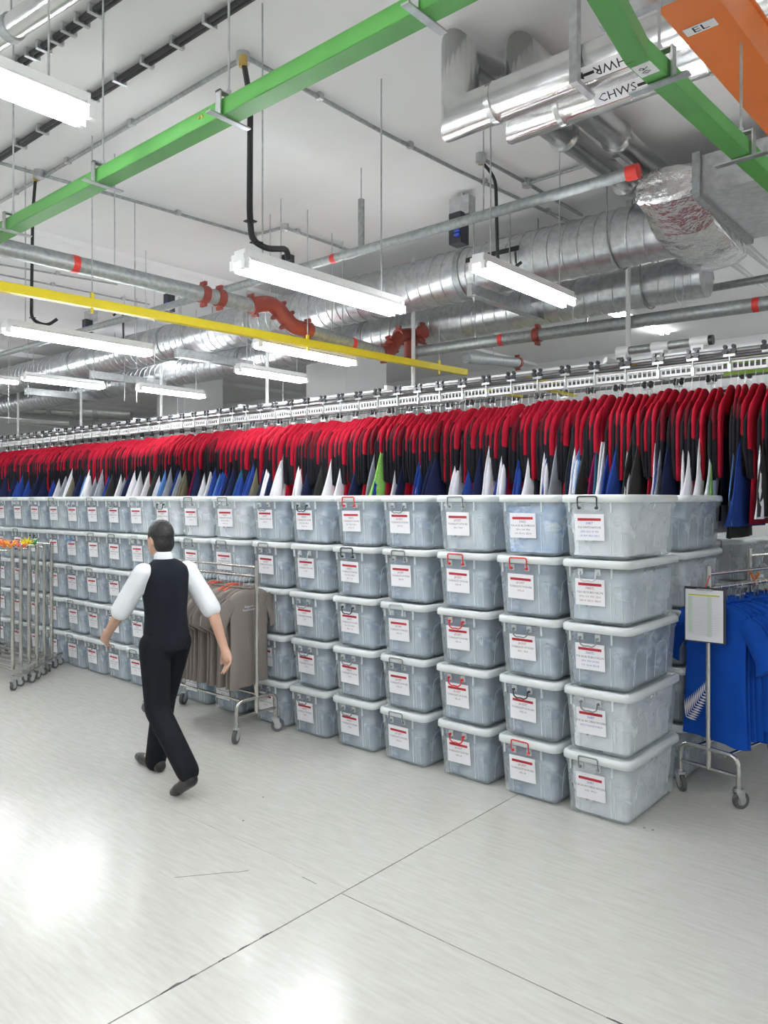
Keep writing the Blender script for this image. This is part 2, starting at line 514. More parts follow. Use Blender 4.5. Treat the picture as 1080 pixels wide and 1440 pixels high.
zy = 3.2
A, B = atz(0, 403, zy), atz(655, 524, zy)
dy = (B - A).normalized()
yb = thing('yellow_beam', 'long yellow painted steel channel running above the conveyor to the column', 'beam', tuple(A))
part('channel', channel(MB(), A - dy * 1.5, B, 0.06, 0.06), M_yel, yb)
for t, nm in ((0.62, 0), (2.6, 0), (4.4, 0)):
    q = A + dy * t
    m = MB().tube([q + V((0, 0, 0.02)), (q.x, q.y, CEIL)], 0.005, 6); part('hanger_rod', m, M_galv, yb)
    m = MB().bar(q + V((0, 0, 0.05)) - dy * 0.012, q + V((0, 0, 0.05)) + dy * 0.012, 0.018, 0.05); m.bar(q + V((0, 0, -0.05)) - dy * 0.008, q + V((0, 0, -0.05)) + dy * 0.008, 0.014, 0.04)
    part('clamp', m, M_yel, yb)

zo = 3.5
A, B = atz(925, 15, zo), atz(1092, 205, zo); dov = (B - A).normalized(); so = dov.cross(V((0, 0, 1)))
if so.x < 0: so = -so
ob = thing('cable_trunking', 'orange painted electrical trunking with a white EL tag', 'trunking', tuple(A))
c0 = A + so * 0.09 - dov * 2.5; c1 = A + so * 0.09 + dov * 4
part('trunk', MB().bar(c0 + V((0, 0, 0.075)), c1 + V((0, 0, 0.075)), 0.18, 0.15), M_orange, ob)
part('lid_edge', MB().bar(c0 + V((0, 0, 0.155)), c1 + V((0, 0, 0.155)), 0.2, 0.012), M_orange, ob)
for t in (-0.1, 2.2):
    q = A + dov * t
    m = MB().bar(q - so * 0.16 + V((0, 0, -0.025)), q + so * 0.5 + V((0, 0, -0.025)), 0.041, 0.041)
    for s_ in (-0.1, 0.42): m.tube([q + so * s_ + V((0, 0, -0.05)), (q + so * s_).to_2d().to_3d() + V((0, 0, CEIL))], 0.006, 6)
    part('support_strut', m, M_galv, ob)
qe = atz(985, 38, zo) + V((0, 0, -0.002))
te = part('name_tag', MB().bar(qe - so * 0.055, qe + so * 0.055, 0.05, 0.002, ), M_paper, ob)
print_text('EL', 0.05, M_inkblk, te, qe + V((0, 0, -0.0015)), so, -dov * -1 if False else dov * -1, 1.2)

# ---------------------------------------------------------------- chilled water pipes
zc = 3.93
q1 = atz(647, 165, zc); q2 = atz(738, 168, zc)


def chw(q, label, txt, flip):
    r = 0.105
    t = thing('clad_pipe', label, 'pipe', (q.x, q.y, zc), 'insulated chilled water pipes')
    up = zc + 0.34
    part('cladding', MB().tube([(3.6, q.y, zc), (q.x, q.y, zc), (q.x, q.y, up), (q.x, 11.0, up)], r, 20), M_clad, t)
    for x in (q.x + 0.22, q.x + 1.0, q.x + 1.9):
        part('seam_band', MB().tube([(x, q.y, zc), (x + 0.03, q.y, zc)], r + 0.004, 20), M_clad, t)
    for y in (q.y + 0.3, q.y + 1.2, q.y + 2.2):
        part('seam_band', MB().tube([(q.x, y, up), (q.x, y + 0.03, up)], r + 0.004, 20), M_clad, t)
    return t


t1 = chw(q1, 'silver clad chilled water return pipe with mitred elbow and CHWR sticker', 'CHWR', True)
t2 = chw(q2, 'silver clad chilled water supply pipe with mitred elbow and CHWS sticker', 'CHWS', False)


def sticker(t, q, pxs, txt, flip, arrow):
    an = math.radians(47)
    nrm = V((0, -math.cos(an), -math.sin(an))); up = V((0, -math.sin(an), math.cos(an)))
    c = atz(pxs[0], pxs[1], zc - 0.07); c = V((c.x, q.y, zc)) + nrm * 0.106
    st = part('pipe_sticker', MB().bar(c - V((0.17, 0, 0)), c + V((0.17, 0, 0)), 0.07, 0.003, nrm), M_paper, t)
    xd = V((-1, 0, 0)) if flip else V((1, 0, 0)); u = -up if flip else up
    tx = c + nrm * 0.003 - V((0.045, 0, 0)) * (1 if not flip else -1)
    print_text(txt, 0.06, M_inkblk, st, tx, xd, u, 1.15)
    a = c + nrm * 0.003 + V((0.06 if not flip else -0.06, 0, 0)); dx = V((1, 0, 0)) if not flip else V((-1, 0, 0))
    m = MB(); w2 = up * 0.007; h2 = up * 0.018
    pts = [a - w2, a + dx * 0.055 - w2, a + dx * 0.055 - h2, a + dx * 0.09, a + dx * 0.055 + h2, a + dx * 0.055 + w2, a + w2]
    m.prism(pts, nrm * 0.001); part('arrow', m, M_inkblk, st)


sticker(t1, q1, (873, 112), 'CHWR', True, -1)
sticker(t2, q2, (893, 136), 'CHWS', False, 1)
# vertical strut that carries the pipes
q = atz(834, 130, zc - 0.1)
ys = q1.y - 0.13
m = MB().box((q.x, ys, (CEIL + zc - 0.14) / 2), (0.041, 0.041, CEIL - zc + 0.14)); m.box((q.x, q1.y - 0.05, zc - 0.125), (0.035, 0.2, 0.02))
single('pipe_support', m, M_galv, 'galvanised strut trapeze carrying the two silver clad pipes', 'support')

# ---------------------------------------------------------------- spiral ducts and foil plenum
YD, ZD, RD = 6.05, 3.95, 0.235


def spiral(y, z, r, xa, xb, label, joints):
    t = thing('spiral_duct', label, 'duct', (xa, y, z), 'spiral wound galvanised ducts')
    xs = [xa] + joints + [xb]
    for a, b in zip(xs[:-1], xs[1:]):
        part('duct_length', MB().tube([(a, y, z), (b + 0.02, y, z)], r, 28), M_galv, t)
    pitch = 0.14; n = int(abs(xb - xa) / pitch * 18); pts = []
    for i in range(n + 1):
        an = 2 * PI * i / 18
        pts.append((xa + (xb - xa) * i / n, y + (r + 0.001) * math.cos(an), z + (r + 0.001) * math.sin(an)))
    part('spiral_seam', MB().tube(pts, 0.009, 5), M_galv, t)
    for j in joints:
        part('joint_collar', MB().tube([(j - 0.03, y, z), (j + 0.03, y, z)], r + 0.012, 28), M_galvd, t)
    for x in [xa - 0.5] + [j + 0.6 for j in joints]:
        m = MB()
        for s_ in (-1, 1): m.tube([(x, y + s_ * (r + 0.015), z), (x, y + s_ * (r + 0.015), CEIL)], 0.006, 6)
        pts = [(x, y + (r + 0.015) * math.cos(PI + PI * k / 12), z + (r + 0.015) * math.sin(PI + PI * k / 12)) for k in range(13)]
        m.tube(pts, 0.008, 6)
        part('hanger_strap', m, M_galvd, t)
    return t


spiral(YD, ZD, RD, -2.15, -20, 'large spiral wound galvanised duct running from the foil plenum over the garments', [-4.15, -7.2, -9.1, -11.6, -15])
spiral(YD + 0.75, ZD - 0.22, 0.19, -2.2, -20, 'smaller spiral wound galvanised duct hanging behind and below the large one', [-6.1, -8.4, -12])
# brown sealing strap and access panel of the big duct
pl = thing('foil_plenum', 'crinkled aluminium foil wrapped duct plenum where the spiral ducts end', 'duct', (-1.9, 5.9, 3.9))
rings = []
rnd = random.Random(5)
for i, (x, g, zt) in enumerate(((-2.23, .05, 4.10), (-2.21, .02, 4.13), (-2.1, .0, 4.145), (-1.98, .0, 4.145), (-1.88, .02, 4.14), (-1.8, .05, 4.13))):
    ring = []; prof = [(5.33 + g, zt - .02), (5.33 + g, 3.90 + g), (5.75, 3.74 + g), (6.2, 3.68 + g), (6.6 - g, 3.70 + g), (6.6 - g, zt - .02)]
    for a, b in zip(prof, prof[1:] + prof[:1]):
        for k in range(8):
            f_ = k / 8
            ring.append(V((x + rnd.uniform(-.008, .008), a[0] + (b[0] - a[0]) * f_ + rnd.uniform(-.012, .012), min(4.15, a[1] + (b[1] - a[1]) * f_ + rnd.uniform(-.012, .012)))))
    rings.append(ring)
part('foil_wrap', MB().loft(rings), M_foil, pl)
rd = thing('rectangular_duct', 'flat rectangular galvanised duct joined to the foil plenum', 'duct', (0, 5.95, 4.0))
part('duct_body', MB().box((0.9, 5.95, 4.01), (5.36, 1.2, 0.26)), M_galv, rd)
for x in (-1.79, -0.2, 1.1, 2.4):
    m = MB(); m.box((x, 5.33, 4.01), (0.05, 0.03, 0.30)); m.box((x, 5.95, 3.865), (0.05, 1.26, 0.03)); m.box((x, 6.57, 4.01), (0.05, 0.03, 0.30))
    part('flange', m, M_galvd, rd)
for x in (-1.25, 0.8):
    m = MB().box((x, 5.95, 3.845), (0.06, 1.6, 0.05))
    for y in (5.2, 6.7): m.tube([(x, y, 3.75), (x, y, CEIL)], 0.006, 6)
    part('trapeze_bar', m, M_galvd, rd)
sl = part('flow_sticker', MB().box((-0.95, 5.65, 3.879), (0.24, 0.06, 0.002)), M_paper, rd)
m = MB().prism([(-1.05, 5.645, 3.8765), (-1.02, 5.63, 3.8765), (-1.02, 5.64, 3.8765), (-0.88, 5.64, 3.8765), (-0.88, 5.65, 3.8765), (-1.02, 5.65, 3.8765), (-1.02, 5.66, 3.8765)], (0, 0, 0.0008))
part('arrow', m, M_inkblk, sl)
# access panel with dark edge on the large duct
ap = thing('access_panel', 'curved metal access panel with dark gasket on the large spiral duct', 'panel', (-4.1, YD, ZD))
def arcstrip(x0, x1, a0, a1, r):
    m = MB(); n = 10; ra = []; rb = []
    for k in range(n + 1):
        a = math.radians(a0 + (a1 - a0) * k / n)
        for x, L in ((x0, ra), (x1, rb)): L.append(V((x, YD + r * math.cos(a), ZD + r * math.sin(a))))
    m.add(ra + rb, [(k, k + 1, n + 2 + k, n + 1 + k) for k in range(n)], True)
    rc = [q * 1 for q in ra]
    return m
part('panel', arcstrip(-4.0, -3.5, 175, 245, RD + 0.013), M_galv, ap)
part('gasket', arcstrip(-4.02, -3.46, 165, 176, RD + 0.014), M_black, ap)

# trapeze bars under the ducts
for (a, b, c_, d_), X in (((657, 408, 770, 446), None), ((241, 497, 360, 513), None), ((125, 527, 235, 540), None), ((34, 550, 136, 560), None)):
    zz = 3.62 if a == 657 else 3.55
    A, B = atz(a, b, zz), atz(c_, d_, zz)
    xm = (A.x + B.x) / 2; A.x = xm; B.x = xm
    m = MB(); m.bar(A, B, 0.05, 0.11); m.bar(A + V((0.03, 0, -0.053)), B + V((0.03, 0, -0.053)), 0.07, 0.006)
    t = thing('duct_trapeze', {657: 'pale galvanised angle bar hung beside the lit lamp and access panel', 241: 'galvanised angle bar hung under the spiral ducts near the yellow beam', 125: 'galvanised angle bar hung in front of the column by the far ducts', 34: 'galvanised angle bar beside the lit lamp above the far ducts'}[a], 'bracket', tuple(A))
    part('angle_bar', m, M_galv, t)
    for y in (A.y + 0.04, B.y - 0.04):
        mm = MB().tube([(xm + 0.02, y, zz - 0.1), (xm + 0.02, y, CEIL)], 0.006, 6); mm.tube([(xm + 0.02, y, zz - 0.08), (xm + 0.02, y, zz - 0.06)], 0.014, 6)
        part('hanger_rod', mm, M_galv, t)

# ---------------------------------------------------------------- sprinkler pipes with red couplings
zs = 3.5
a0, a1 = atz(0, 347, zs), atz(330, 424, zs)
sx_ = (a0.x + a1.x) / 2
XS = a1.x
R_ = 0.062


def coupling(p, d, r=R_):
    p = V(p); d = V(d).normalized()
    m = MB().tube([p - d * 0.035, p + d * 0.035], r + 0.012, 16)
    up = V((0, 0, 1)); sd = d.cross(up).normalized(); up = sd.cross(d)
    for s in (-1, 1):
        q = p + up * s * (r + 0.026)
        m.bar(q - sd * 0.035, q + sd * 0.035, 0.026, 0.03, up)
    return m


def band(p, d, r=R_):
    p = V(p); d = V(d).normalized()
    return MB().tube([p - d * 0.025, p + d * 0.025], r + 0.002, 16)


sp = thing('sprinkler_pipe', 'galvanised sprinkler main with red couplings crossing under the green beam', 'pipe', tuple(a1))
dd = (a1 - a0).normalized()
pA = a0 - dd * 1.5
e1 = atz(356, 430, zs)
part('pipe', MB().tube([pA, e1], R_, 18), M_galvd, sp)
for px, py in ((300, 409), (321, 415)): part('coupling', coupling(a0 + dd * (atz(px, py, zs) - a0).length, dd), M_redcoup, sp)
part('red_band', band(a0 + dd * (atz(112, 366, zs) - a0).length, dd), M_redband, sp)
# offset of two elbows
Xp = e1.x
e2 = atX(383, 426, Xp - 0.0); e3 = atX(412, 460, Xp); e4 = atX(432, 464, Xp); e5 = atX(540, 497, Xp)
el = MB().tube(fillet([e1 - dd * 0.02, e2, e3, e4], 0.1, 5), R_ + 0.01, 16)
part('red_elbow', el, M_redcoup, sp)
for p, d in ((e1, e2 - e1), ((e2 + e3) / 2 + (e2 - e3) * 0.2, e3 - e2), ((e2 + e3) / 2 - (e2 - e3) * 0.2, e3 - e2), (e4, e5 - e4)): part('coupling', coupling(p, d), M_redcoup, sp)
part('pipe', MB().tube([e4, e5], R_, 18), M_galvd, sp)
part('red_band', band(e4 + (e5 - e4) * 0.55, e5 - e4), M_redband, sp)
g1 = atX(562, 472, Xp); g2 = atX(578, 470, Xp); g3 = g2 + V((0, 0.25, -0.01))
part('red_elbow', MB().tube(fillet([e5 - (e5 - e4).normalized() * 0.05, e5 + (e5 - e4).normalized() * 0.06, g1, g2, g3], 0.08, 4), R_ + 0.01, 16), M_redcoup, sp)
part('red_tee', MB().tube([g2, g2 + V((0, 0, -0.26))], R_ + 0.014, 16), M_redcoup, sp)
for p, d in ((e5, e5 - e4), ((e5 + g1) / 2, g1 - e5), (g1, g2 - g1), (g2 + V((0, 0, -0.25)), V((0, 0, 1))), (g2 + V((0.16, 0, 0)), V((1, 0, 0)))): part('coupling', coupling(p, d), M_redcoup, sp)
for q in (a0 + dd * (atz(177, 375, zs) - a0).length, e4 + (e5 - e4) * 0.3, a0 - dd * 0.8):
    part('pipe_hanger', rod(MB(), q + V((0, 0, R_ - 0.01))), M_galv, sp)
zz2 = g2.z - 0.2
f0 = g2 + V((0, 0, -0.2)); f1 = atY(1075, 427, f0.y); f1.z = f0.z if abs(f1.z - f0.z) < 0.02 else f1.z
b2 = thing('sprinkler_pipe', 'galvanised sprinkler branch running along the ceiling above the conveyor drive', 'pipe', tuple(f0))
f2 = f1 + (f1 - f0).normalized() * 2
part('pipe', MB().tube([f0, f2], 0.058, 18), M_galvd, b2)
df = (f1 - f0).normalized()
def onf(px):
    lo, hi = 0, 1
    for _ in range(40):
        mid = (lo + hi) / 2; q = f0 + (f2 - f0) * mid - CAMP
        if CX + FPX * q.dot(RT) / q.dot(FW) < px: lo = mid
        else: hi = mid
    return f0 + (f2 - f0) * lo
part('coupling', coupling(onf(756), df, 0.058), M_redcoup, b2)
for px in (706, 1064): part('red_band', band(onf(px), df, 0.058), M_redband, b2)
for px in (668, 806, 960): part('pipe_hanger', rod(MB(), onf(px)), M_galv, b2)
# thin pipe behind
h0, h1 = atY(600, 476, f0.y + 0.7), atY(1075, 392, f0.y + 0.7)
b3 = thing('sprinkler_pipe', 'thin galvanised pipe with a red band behind the sprinkler branch', 'pipe', tuple(h0))
h2 = h1 + (h1 - h0) * 0.4; h0b = h0 - (h1 - h0) * 0.02
part('pipe', MB().tube([h0b, h2], 0.035, 14), M_galvd, b3)
f0s, f2s = f0, f2; f0, f2 = h0, h2
part('red_band', band(onf(729), h1 - h0, 0.035), M_redband, b3)
for px in (672, 925): part('pipe_hanger', rod(MB(), onf(px)), M_galv, b3)
# lower stub with red coupling behind
q0, q1_ = atY(655, 503, 7.9), atY(728, 510, 9.6)
b4 = thing('sprinkler_pipe', 'short galvanised pipe stub ending in a red coupling above the conveyor rails', 'pipe', tuple(q0))
part('pipe', MB().tube([q0, q1_], 0.07, 14), M_galvd, b4); part('coupling', coupling(q1_, q1_ - q0, 0.07), M_redcoup, b4)
part('pipe_hanger', rod(MB(), (q0 + q1_) / 2), M_galv, b4)
# long conduit pipe with red end cap
zl = 3.75
c0, c1 = atz(893, 251, zl), atz(372, 385, zl)
yl = (c0.y + c1.y) / 2
lp = thing('sprinkler_pipe', 'slim galvanised pipe with a red end cap hanging before the big spiral duct', 'pipe', (c0.x, yl, zl))
part('pipe', MB().tube([(c0.x, yl, zl), (-16, yl, zl)], 0.036, 14), M_galvd, lp)
part('red_cap', MB().tube([(c0.x - 0.01, yl, zl), (c0.x + 0.06, yl, zl)], 0.045, 14), M_redband, lp)
qb = atY(470, 365, yl); part('red_band', band((qb.x, yl, zl), (1, 0, 0), 0.036), M_redband, lp)
qb = atY(508, 350, yl)
for px in (680, 508, 395, 205): q = atY(px, 300, yl); part('pipe_hanger', rod(MB(), (q.x, yl, zl)), M_galv, lp)
part('riser', MB().tube([(qb.x, yl, zl), (qb.x, yl, zl + 0.4)], 0.026, 10), M_galvd, lp)
# pipe in the top corner
A, B = atz(0, 50, 4.0), atz(62, 8, 4.0); d = (B - A).normalized()
tp = thing('clad_pipe', 'bright metal pipe crossing the corner of the ceiling above the lamp', 'pipe', tuple(A))
part('cladding', MB().tube([A - d * 4, B + d * 3], 0.055, 16), M_clad, tp); part('clip', band(A + d * 0.1, d, 0.06), M_galvd, tp); part('hanger_rod', rod(MB(), A + d * 0.1), M_galv, tp)

# ---------------------------------------------------------------- ceiling cables and conduits
zcb = CEIL - 0.035


def cable(pxs, label, ext):
    P = [atz(*p, zcb) for p in pxs]
    P = [P[0] + (P[0] - P[1]).normalized() * ext] + P + [P[-1] + (P[-1] - P[-2]).normalized() * ext]
    P[0].z = P[-1].z = zcb
    t = thing('black_cable', label, 'cable', tuple(P[1]))
    for o in (-0.014, 0.014):
        part('cable_core', MB().tube([q + V((0, o, 0)) for q in P], 0.015, 8), M_black, t)
    n = 9
    for k in range(1, n):
        i = 1 + (k * (len(P) - 3)) // n; fr = (k * (len(P) - 3)) / n - (i - 1); q = P[i] + (P[i + 1] - P[i]) * fr
        part('saddle_clip', MB().box(q + V((0, 0, 0.005)), (0.025, 0.085, 0.05)), M_galv, t)


cable([(0, 222), (150, 125), (345, 0)], 'double black cable clipped along the ceiling beyond the green beam', 2.5)
cable([(0, 108), (70, 62), (155, 2)], 'double black cable on the ceiling above the top lamp', 2.5)


def conduit(lists, label, r=0.014, boxes=(), z=CEIL - 0.03):
    t = thing('conduit', label, 'conduit', tuple(atz(*lists[0][0], z)))
    for pxs in lists:
        P = [atz(*p, z) for p in pxs]
        part('tube', MB().tube(P, r, 8), M_galvd, t)
        L = (P[-1] - P[0]).length
        for k in range(1, int(L / 0.9) + 1):
            d = 0.9 * k - 0.3; q = None
            for a, b in zip(P[:-1], P[1:]):
                l = (b - a).length
                if d <= l: q = a + (b - a) * (d / l); break
                d -= l
            if q: part('saddle', MB().box(q + V((0, 0, 0.008)), (0.04, 0.04, 0.042)), M_galv, t)
    for b in boxes:
        q = atz(*b, z); part('junction_box', MB().tube([q + V((0, 0, -0.03)), q + V((0, 0, 0.03))], 0.04, 12), M_galv, t)
    return t


conduit([[(-20, 296), (342, 82)], [(345, 80), (540, 187), (640, 238), (800, 312)]], 'galvanised ceiling conduit meeting at the junction box above the black cable drop', boxes=((342, 82),))
conduit([[(0, 229), (55, 245), (172, 278), (352, 330)], [(352, 332), (400, 320), (500, 355)]], 'galvanised ceiling conduit running past the green beam towards the spiral duct', boxes=((55, 245), (400, 320), (356, 332)))
conduit([[(676, 222), (741, 258), (818, 303)], [(741, 258), (890, 212)]], 'galvanised ceiling conduit with a tee box between the clad pipes and the spiral duct', boxes=((676, 222), (741, 258)))
conduit([[(0, 372), (165, 400)], [(0, 386), (210, 428)]], 'pair of thin conduits on the ceiling behind the yellow beam', 0.01)


def drop(top, pts, label, r=0.012, sag=True):
    """black flexible cable from a ceiling point down to a lamp"""
    P = fillet(pts, 0.12, 5)
    t = thing('cable_drop', label, 'cable', tuple(P[0]))
    part('flex', MB().tube(P, r, 8), M_black, t)
    part('gland', MB().tube([P[0] + V((0, 0, -0.03)), P[0] + V((0, 0, 0.03))], r * 1.5, 8), M_brass, t)
    for f_ in (0.45, 0.62):
        i = int(len(P) * f_); part('cable_tie', MB().box(P[i], (r * 3, r * 3, 0.006)), M_black, t)


J = atz(342, 82, CEIL - 0.05)
LA = V((-3.046, 2.415 + 0.15, 3.05))
def dray(px, py, p):   # point on a pixel's ray at the depth of p
    k = (V(p) - CAMP).dot(FW); return CAMP + ray(px, py) * k
drop(J, [J + V((0, 0, -0.02)), dray(344, 95, J), dray(352, 140, J * 0.5 + LA * 0.5), dray(351, 300, LA), dray(354, 338, LA), dray(375, 350, LA + V((0, .1, 0))), dray(403, 350, LA + V((0, 0.28, 0))), dray(406, 366, LA + V((0, 0.3, 0)))], 'thick black flex dropping from the ceiling junction box to the lit lamp', 0.0165)
for i, (pa, pb, pc, z_, lab) in enumerate((((50, 250), (44, 450), (62, 452), 3.12, 'black flex dropping behind the green beam to the lamp under the yellow beam'),
                                 ((676, 226), (697, 250), (700, 370), 3.4, 'black flex dropping past the slim pipe to the lamp by the access panel'),
                                 ((160, 408), (172, 420), (174, 480), 3.2, 'black flex with a hooked top behind the yellow beam'),
                                 ((532, 440), (540, 452), (542, 462), 3.4, 'short curled black flex under the spiral duct'),
                                 ((838, 398), (826, 440), (824, 465), 3.5, 'black flex hanging behind the sprinkler branch'))):
    q = atz(*pa, CEIL - 0.02) if i < 2 else None
    if i < 2:
        k_ = (q - CAMP).dot(FW)
        P = [q, CAMP + ray(*pb) * k_ if i else CAMP + ray(46, 300) * k_, CAMP + ray(*(pc if i else pb)) * k_]
        P.append(P[-1] + V((0.06, 0.1, -0.04))); P.append(P[-1] + V((0.05, 0.06, 0.06)))
    else:
        z0 = {2: 5.6, 3: 7.2, 4: 8.3}[i]
        a = atY(*pa, z0); P = [V((a.x, a.y, CEIL)), V((a.x, a.y, min(CEIL - .05, a.z))), atY(*pb, z0), atY(*pc, z0)]
    drop(P[0], P, lab, 0.013)


def mount(px, py, Y, label, s=1.0):
    """sensor box hung from a bent plate"""
    q = atY(px, py, Y)
    t = thing('control_box', label, 'control box', tuple(q), 'black control boxes on bent plates')
    m = MB().box(q + V((0, 0, 0.12 * s)), (0.2 * s, 0.1, 0.16 * s)); m.box((q.x, q.y, (q.z + 0.2 * s + CEIL) / 2), (0.03, 0.03, CEIL - q.z - 0.2 * s))
    part('plate', m, M_galv, t)
    part('box', MB().box(q + V((0, -0.05, -0.08 * s)), (0.12 * s, 0.12 * s, 0.26 * s)), M_blackpl, t)
    for k in range(3): part('blue_terminal', MB().box(q + V((0.03 * s, -0.115 * s - .004, (-0.08 - 0.035 * k) * s)), (0.05 * s, 0.02, 0.02 * s)), M_blue, t)


mount(650, 312, 5.35, 'black control box with blue terminals hanging before the large spiral duct')
mount(410, 362, 5.55, 'small control box beside the lamp flex below the ceiling', 0.8)
mount(128, 455, 5.1, 'small control box above the lamp behind the yellow beam', 0.8)
mount(243, 420, 5.3, 'small control box on a plate between the yellow beam and sprinkler pipe', 0.8)
# loose threaded rods and tall white posts that carry the conveyor
for k, (px, Y) in enumerate(((175, 5.2), (192, 5.4), (217, 5.0), (398, 6.9), (250, 7.0), (12, 5.5))):
    a = atY(px, 450, Y); single('hanger_rod', MB().tube([(a.x, a.y, 3.05), (a.x, a.y, CEIL)], 0.005, 6), M_galv, 'thin threaded rod hanging free from the ceiling above the conveyor', 'rod', 'loose threaded rods')
# far duct work behind the conveyor at the left
fd = thing('clad_pipe', 'fat metal clad pipe with collars behind the far end of the conveyor', 'pipe', tuple(atY(0, 563, 9.0)))
A, B = atY(-30, 566, 9.0), atY(185, 580, 12.3); part('cladding', MB().tube([A, B], 0.30, 20), M_clad, fd)
for t_ in (0.45, 0.62, 0.75): part('collar', MB().tube([A + (B - A) * t_, A + (B - A) * (t_ + 0.03)], 0.33, 20), M_galv, fd)
m = MB().box(A + (B - A) * 0.38 + V((0, 0, 0.25)), (0.06, 0.06, 1.0)); m.v = [(v[0], v[1], min(v[2], CEIL)) for v in m.v]; m.box(A + (B - A) * 0.38 + V((0, 0, -0.32)), (0.7, 0.06, 0.05)); part('support', m, M_galv, fd)
fe = thing('clad_pipe', 'narrow metal clad pipe below the fat collared one at the far left', 'pipe', tuple(atY(0, 587, 8.8)))
A, B = atY(-30, 584, 8.8), atY(100, 594, 10.5); part('cladding', MB().tube([A, B], 0.17, 16), M_clad, fe); m = rod(MB(), A + (B - A) * 0.6, 0.01); part('support', m, M_galv, fe)
# ---------------------------------------------------------------- storage bins
BH, PITCH = 0.345, 0.366
B0x, B0y, B1x, B1y, LX, LY = 0.178, 0.34, 0.196, 0.365, 0.2095, 0.385


def hx(z): return B0x + (B1x - B0x) * z / BH
def hy(z): return B0y + (B1y - B0y) * z / BH


m = MB(); rings = [rrect(B0x - 0.02, B0y - 0.02, 0.03, 0.001), rrect(B0x, B0y, 0.035, 0.016)]
for z in (0.03, 0.12, 0.22, 0.29): rings.append(rrect(hx(z), hy(z), 0.04, z))
rings += [rrect(hx(.295) + 0.006, hy(.295) + 0.006, 0.045, 0.295), rrect(hx(BH) + 0.006, hy(BH) + 0.006, 0.045, BH)]
m.loft(rings, True, False); m.add(rings[0], [tuple(reversed(range(len(rings[0]))))])
ME_body = m.mesh('body', M_bin)
m = MB()
m.loft([rrect(LX - 0.006, LY - 0.006, 0.05, 0.318), rrect(LX, LY, 0.055, 0.32), rrect(LX, LY, 0.055, 0.345), rrect(LX - 0.004, LY - 0.004, 0.052, 0.356), rrect(LX - 0.014, LY - 0.014, 0.045, 0.362), rrect(LX - 0.03, LY - 0.03, 0.04, 0.362), rrect(LX - 0.034, LY - 0.034, 0.036, 0.352)], True, False)
r_ = rrect(LX - 0.034, LY - 0.034, 0.036, 0.352); m.add(r_, [tuple(range(len(r_)))])
ME_lid = m.mesh('lid', M_lid)
RIBS = []
for x in (-0.105, 0.085):                       # ribs down the front
    RIBS.append(('front_rib', MB().bar((x, -hy(0.03) - 0.001, 0.03), (x, -hy(0.24) - 0.001, 0.24), 0.004, 0.004, V((1, 0, 0))).mesh('front_rib', M_rib)))
for x in (-0.15, 0.1): RIBS.append(('lid_tab', MB().bar((x, -hy(.27) - 0.011, 0.262), (x, -hy(.31) - 0.011, 0.32), 0.008, 0.012, V((0, 1, 0))).mesh('lid_tab', M_rib)))
for y0_ in (-0.18, 0.12):                        # arches on the side and front
    P = [V((hx(z) + 0.001, y, z)) for y, z in ((y0_ - 0.09, 0.03), (y0_ - 0.085, 0.19), (y0_ - 0.06, 0.225), (y0_, 0.235), (y0_ + 0.06, 0.225), (y0_ + 0.085, 0.19), (y0_ + 0.09, 0.03))]
    RIBS.append(('side_arch', MB().tube(fillet(P, .04, 2), 0.0018, 4).mesh('side_arch', M_rib)))
P = [V((x, -hy(z) - 0.001, z)) for x, z in ((0.108, 0.03), (0.108, 0.2), (0.12, 0.225), (0.14, 0.225), (0.15, 0.2), (0.148, 0.03))]
RIBS.append(('front_arch', MB().tube(P, 0.0016, 4).mesh('front_arch', M_rib)))
HX = -0.035


def handle_mesh(up, mt):
    m = MB(); y = -hy(.29) - 0.014
    for s in (-1, 1):
        x = HX + s * 0.052
        m.tube([(x, y + 0.012, 0.287), (x, y - 0.012, 0.287)], 0.0085, 8)
    if up:
        yy = -LY - 0.006
        P = fillet([(HX - 0.058, y - 0.006, 0.287), (HX - 0.058, yy, 0.305), (HX - 0.058, yy, 0.352), (HX + 0.058, yy, 0.352), (HX + 0.058, yy, 0.305), (HX + 0.058, y - 0.006, 0.287)], 0.012, 3)
    else:
        yy = y - 0.014
        P = fillet([(HX - 0.05, yy, 0.29), (HX - 0.048, yy, 0.255), (HX - 0.025, yy, 0.24), (HX, yy, 0.246), (HX + 0.025, yy, 0.24), (HX + 0.048, yy, 0.255), (HX + 0.05, yy, 0.29)], 0.012, 3)
    m.tube(P, 0.0042, 6)
    return m.mesh('handle', mt)


HM = {'red': mat('handle_red', (0.62, 0.02, 0.02), 0.4), 'black': M_blackpl, 'grey': mat('handle_grey', (0.25, 0.26, 0.26), 0.4, 0.3), 'blue': mat('handle_blue', (0.03, 0.25, 0.6), 0.4), 'pale': mat('handle_pale', (0.55, 0.57, 0.58), 0.4)}
HME = {(u, c): handle_mesh(u, HM[c]) for u in (True, False) for c in HM}
ME_mount = MB().box((HX, -hy(.29) - 0.008, 0.292), (0.03, 0.012, 0.036)).mesh('handle_mount', M_rib)
LBW, LBH = 0.176, 0.15
ME_label = MB().box((0, 0, 0), (LBW, 0.0015, LBH)).mesh('paper_label', M_paper)
ME_band = MB().box((0, -0.0012, LBH / 2 - 0.031), (0.14, 0.0012, 0.015)).mesh('red_band', M_red)
TILT = math.atan2(B1y - B0y, BH)


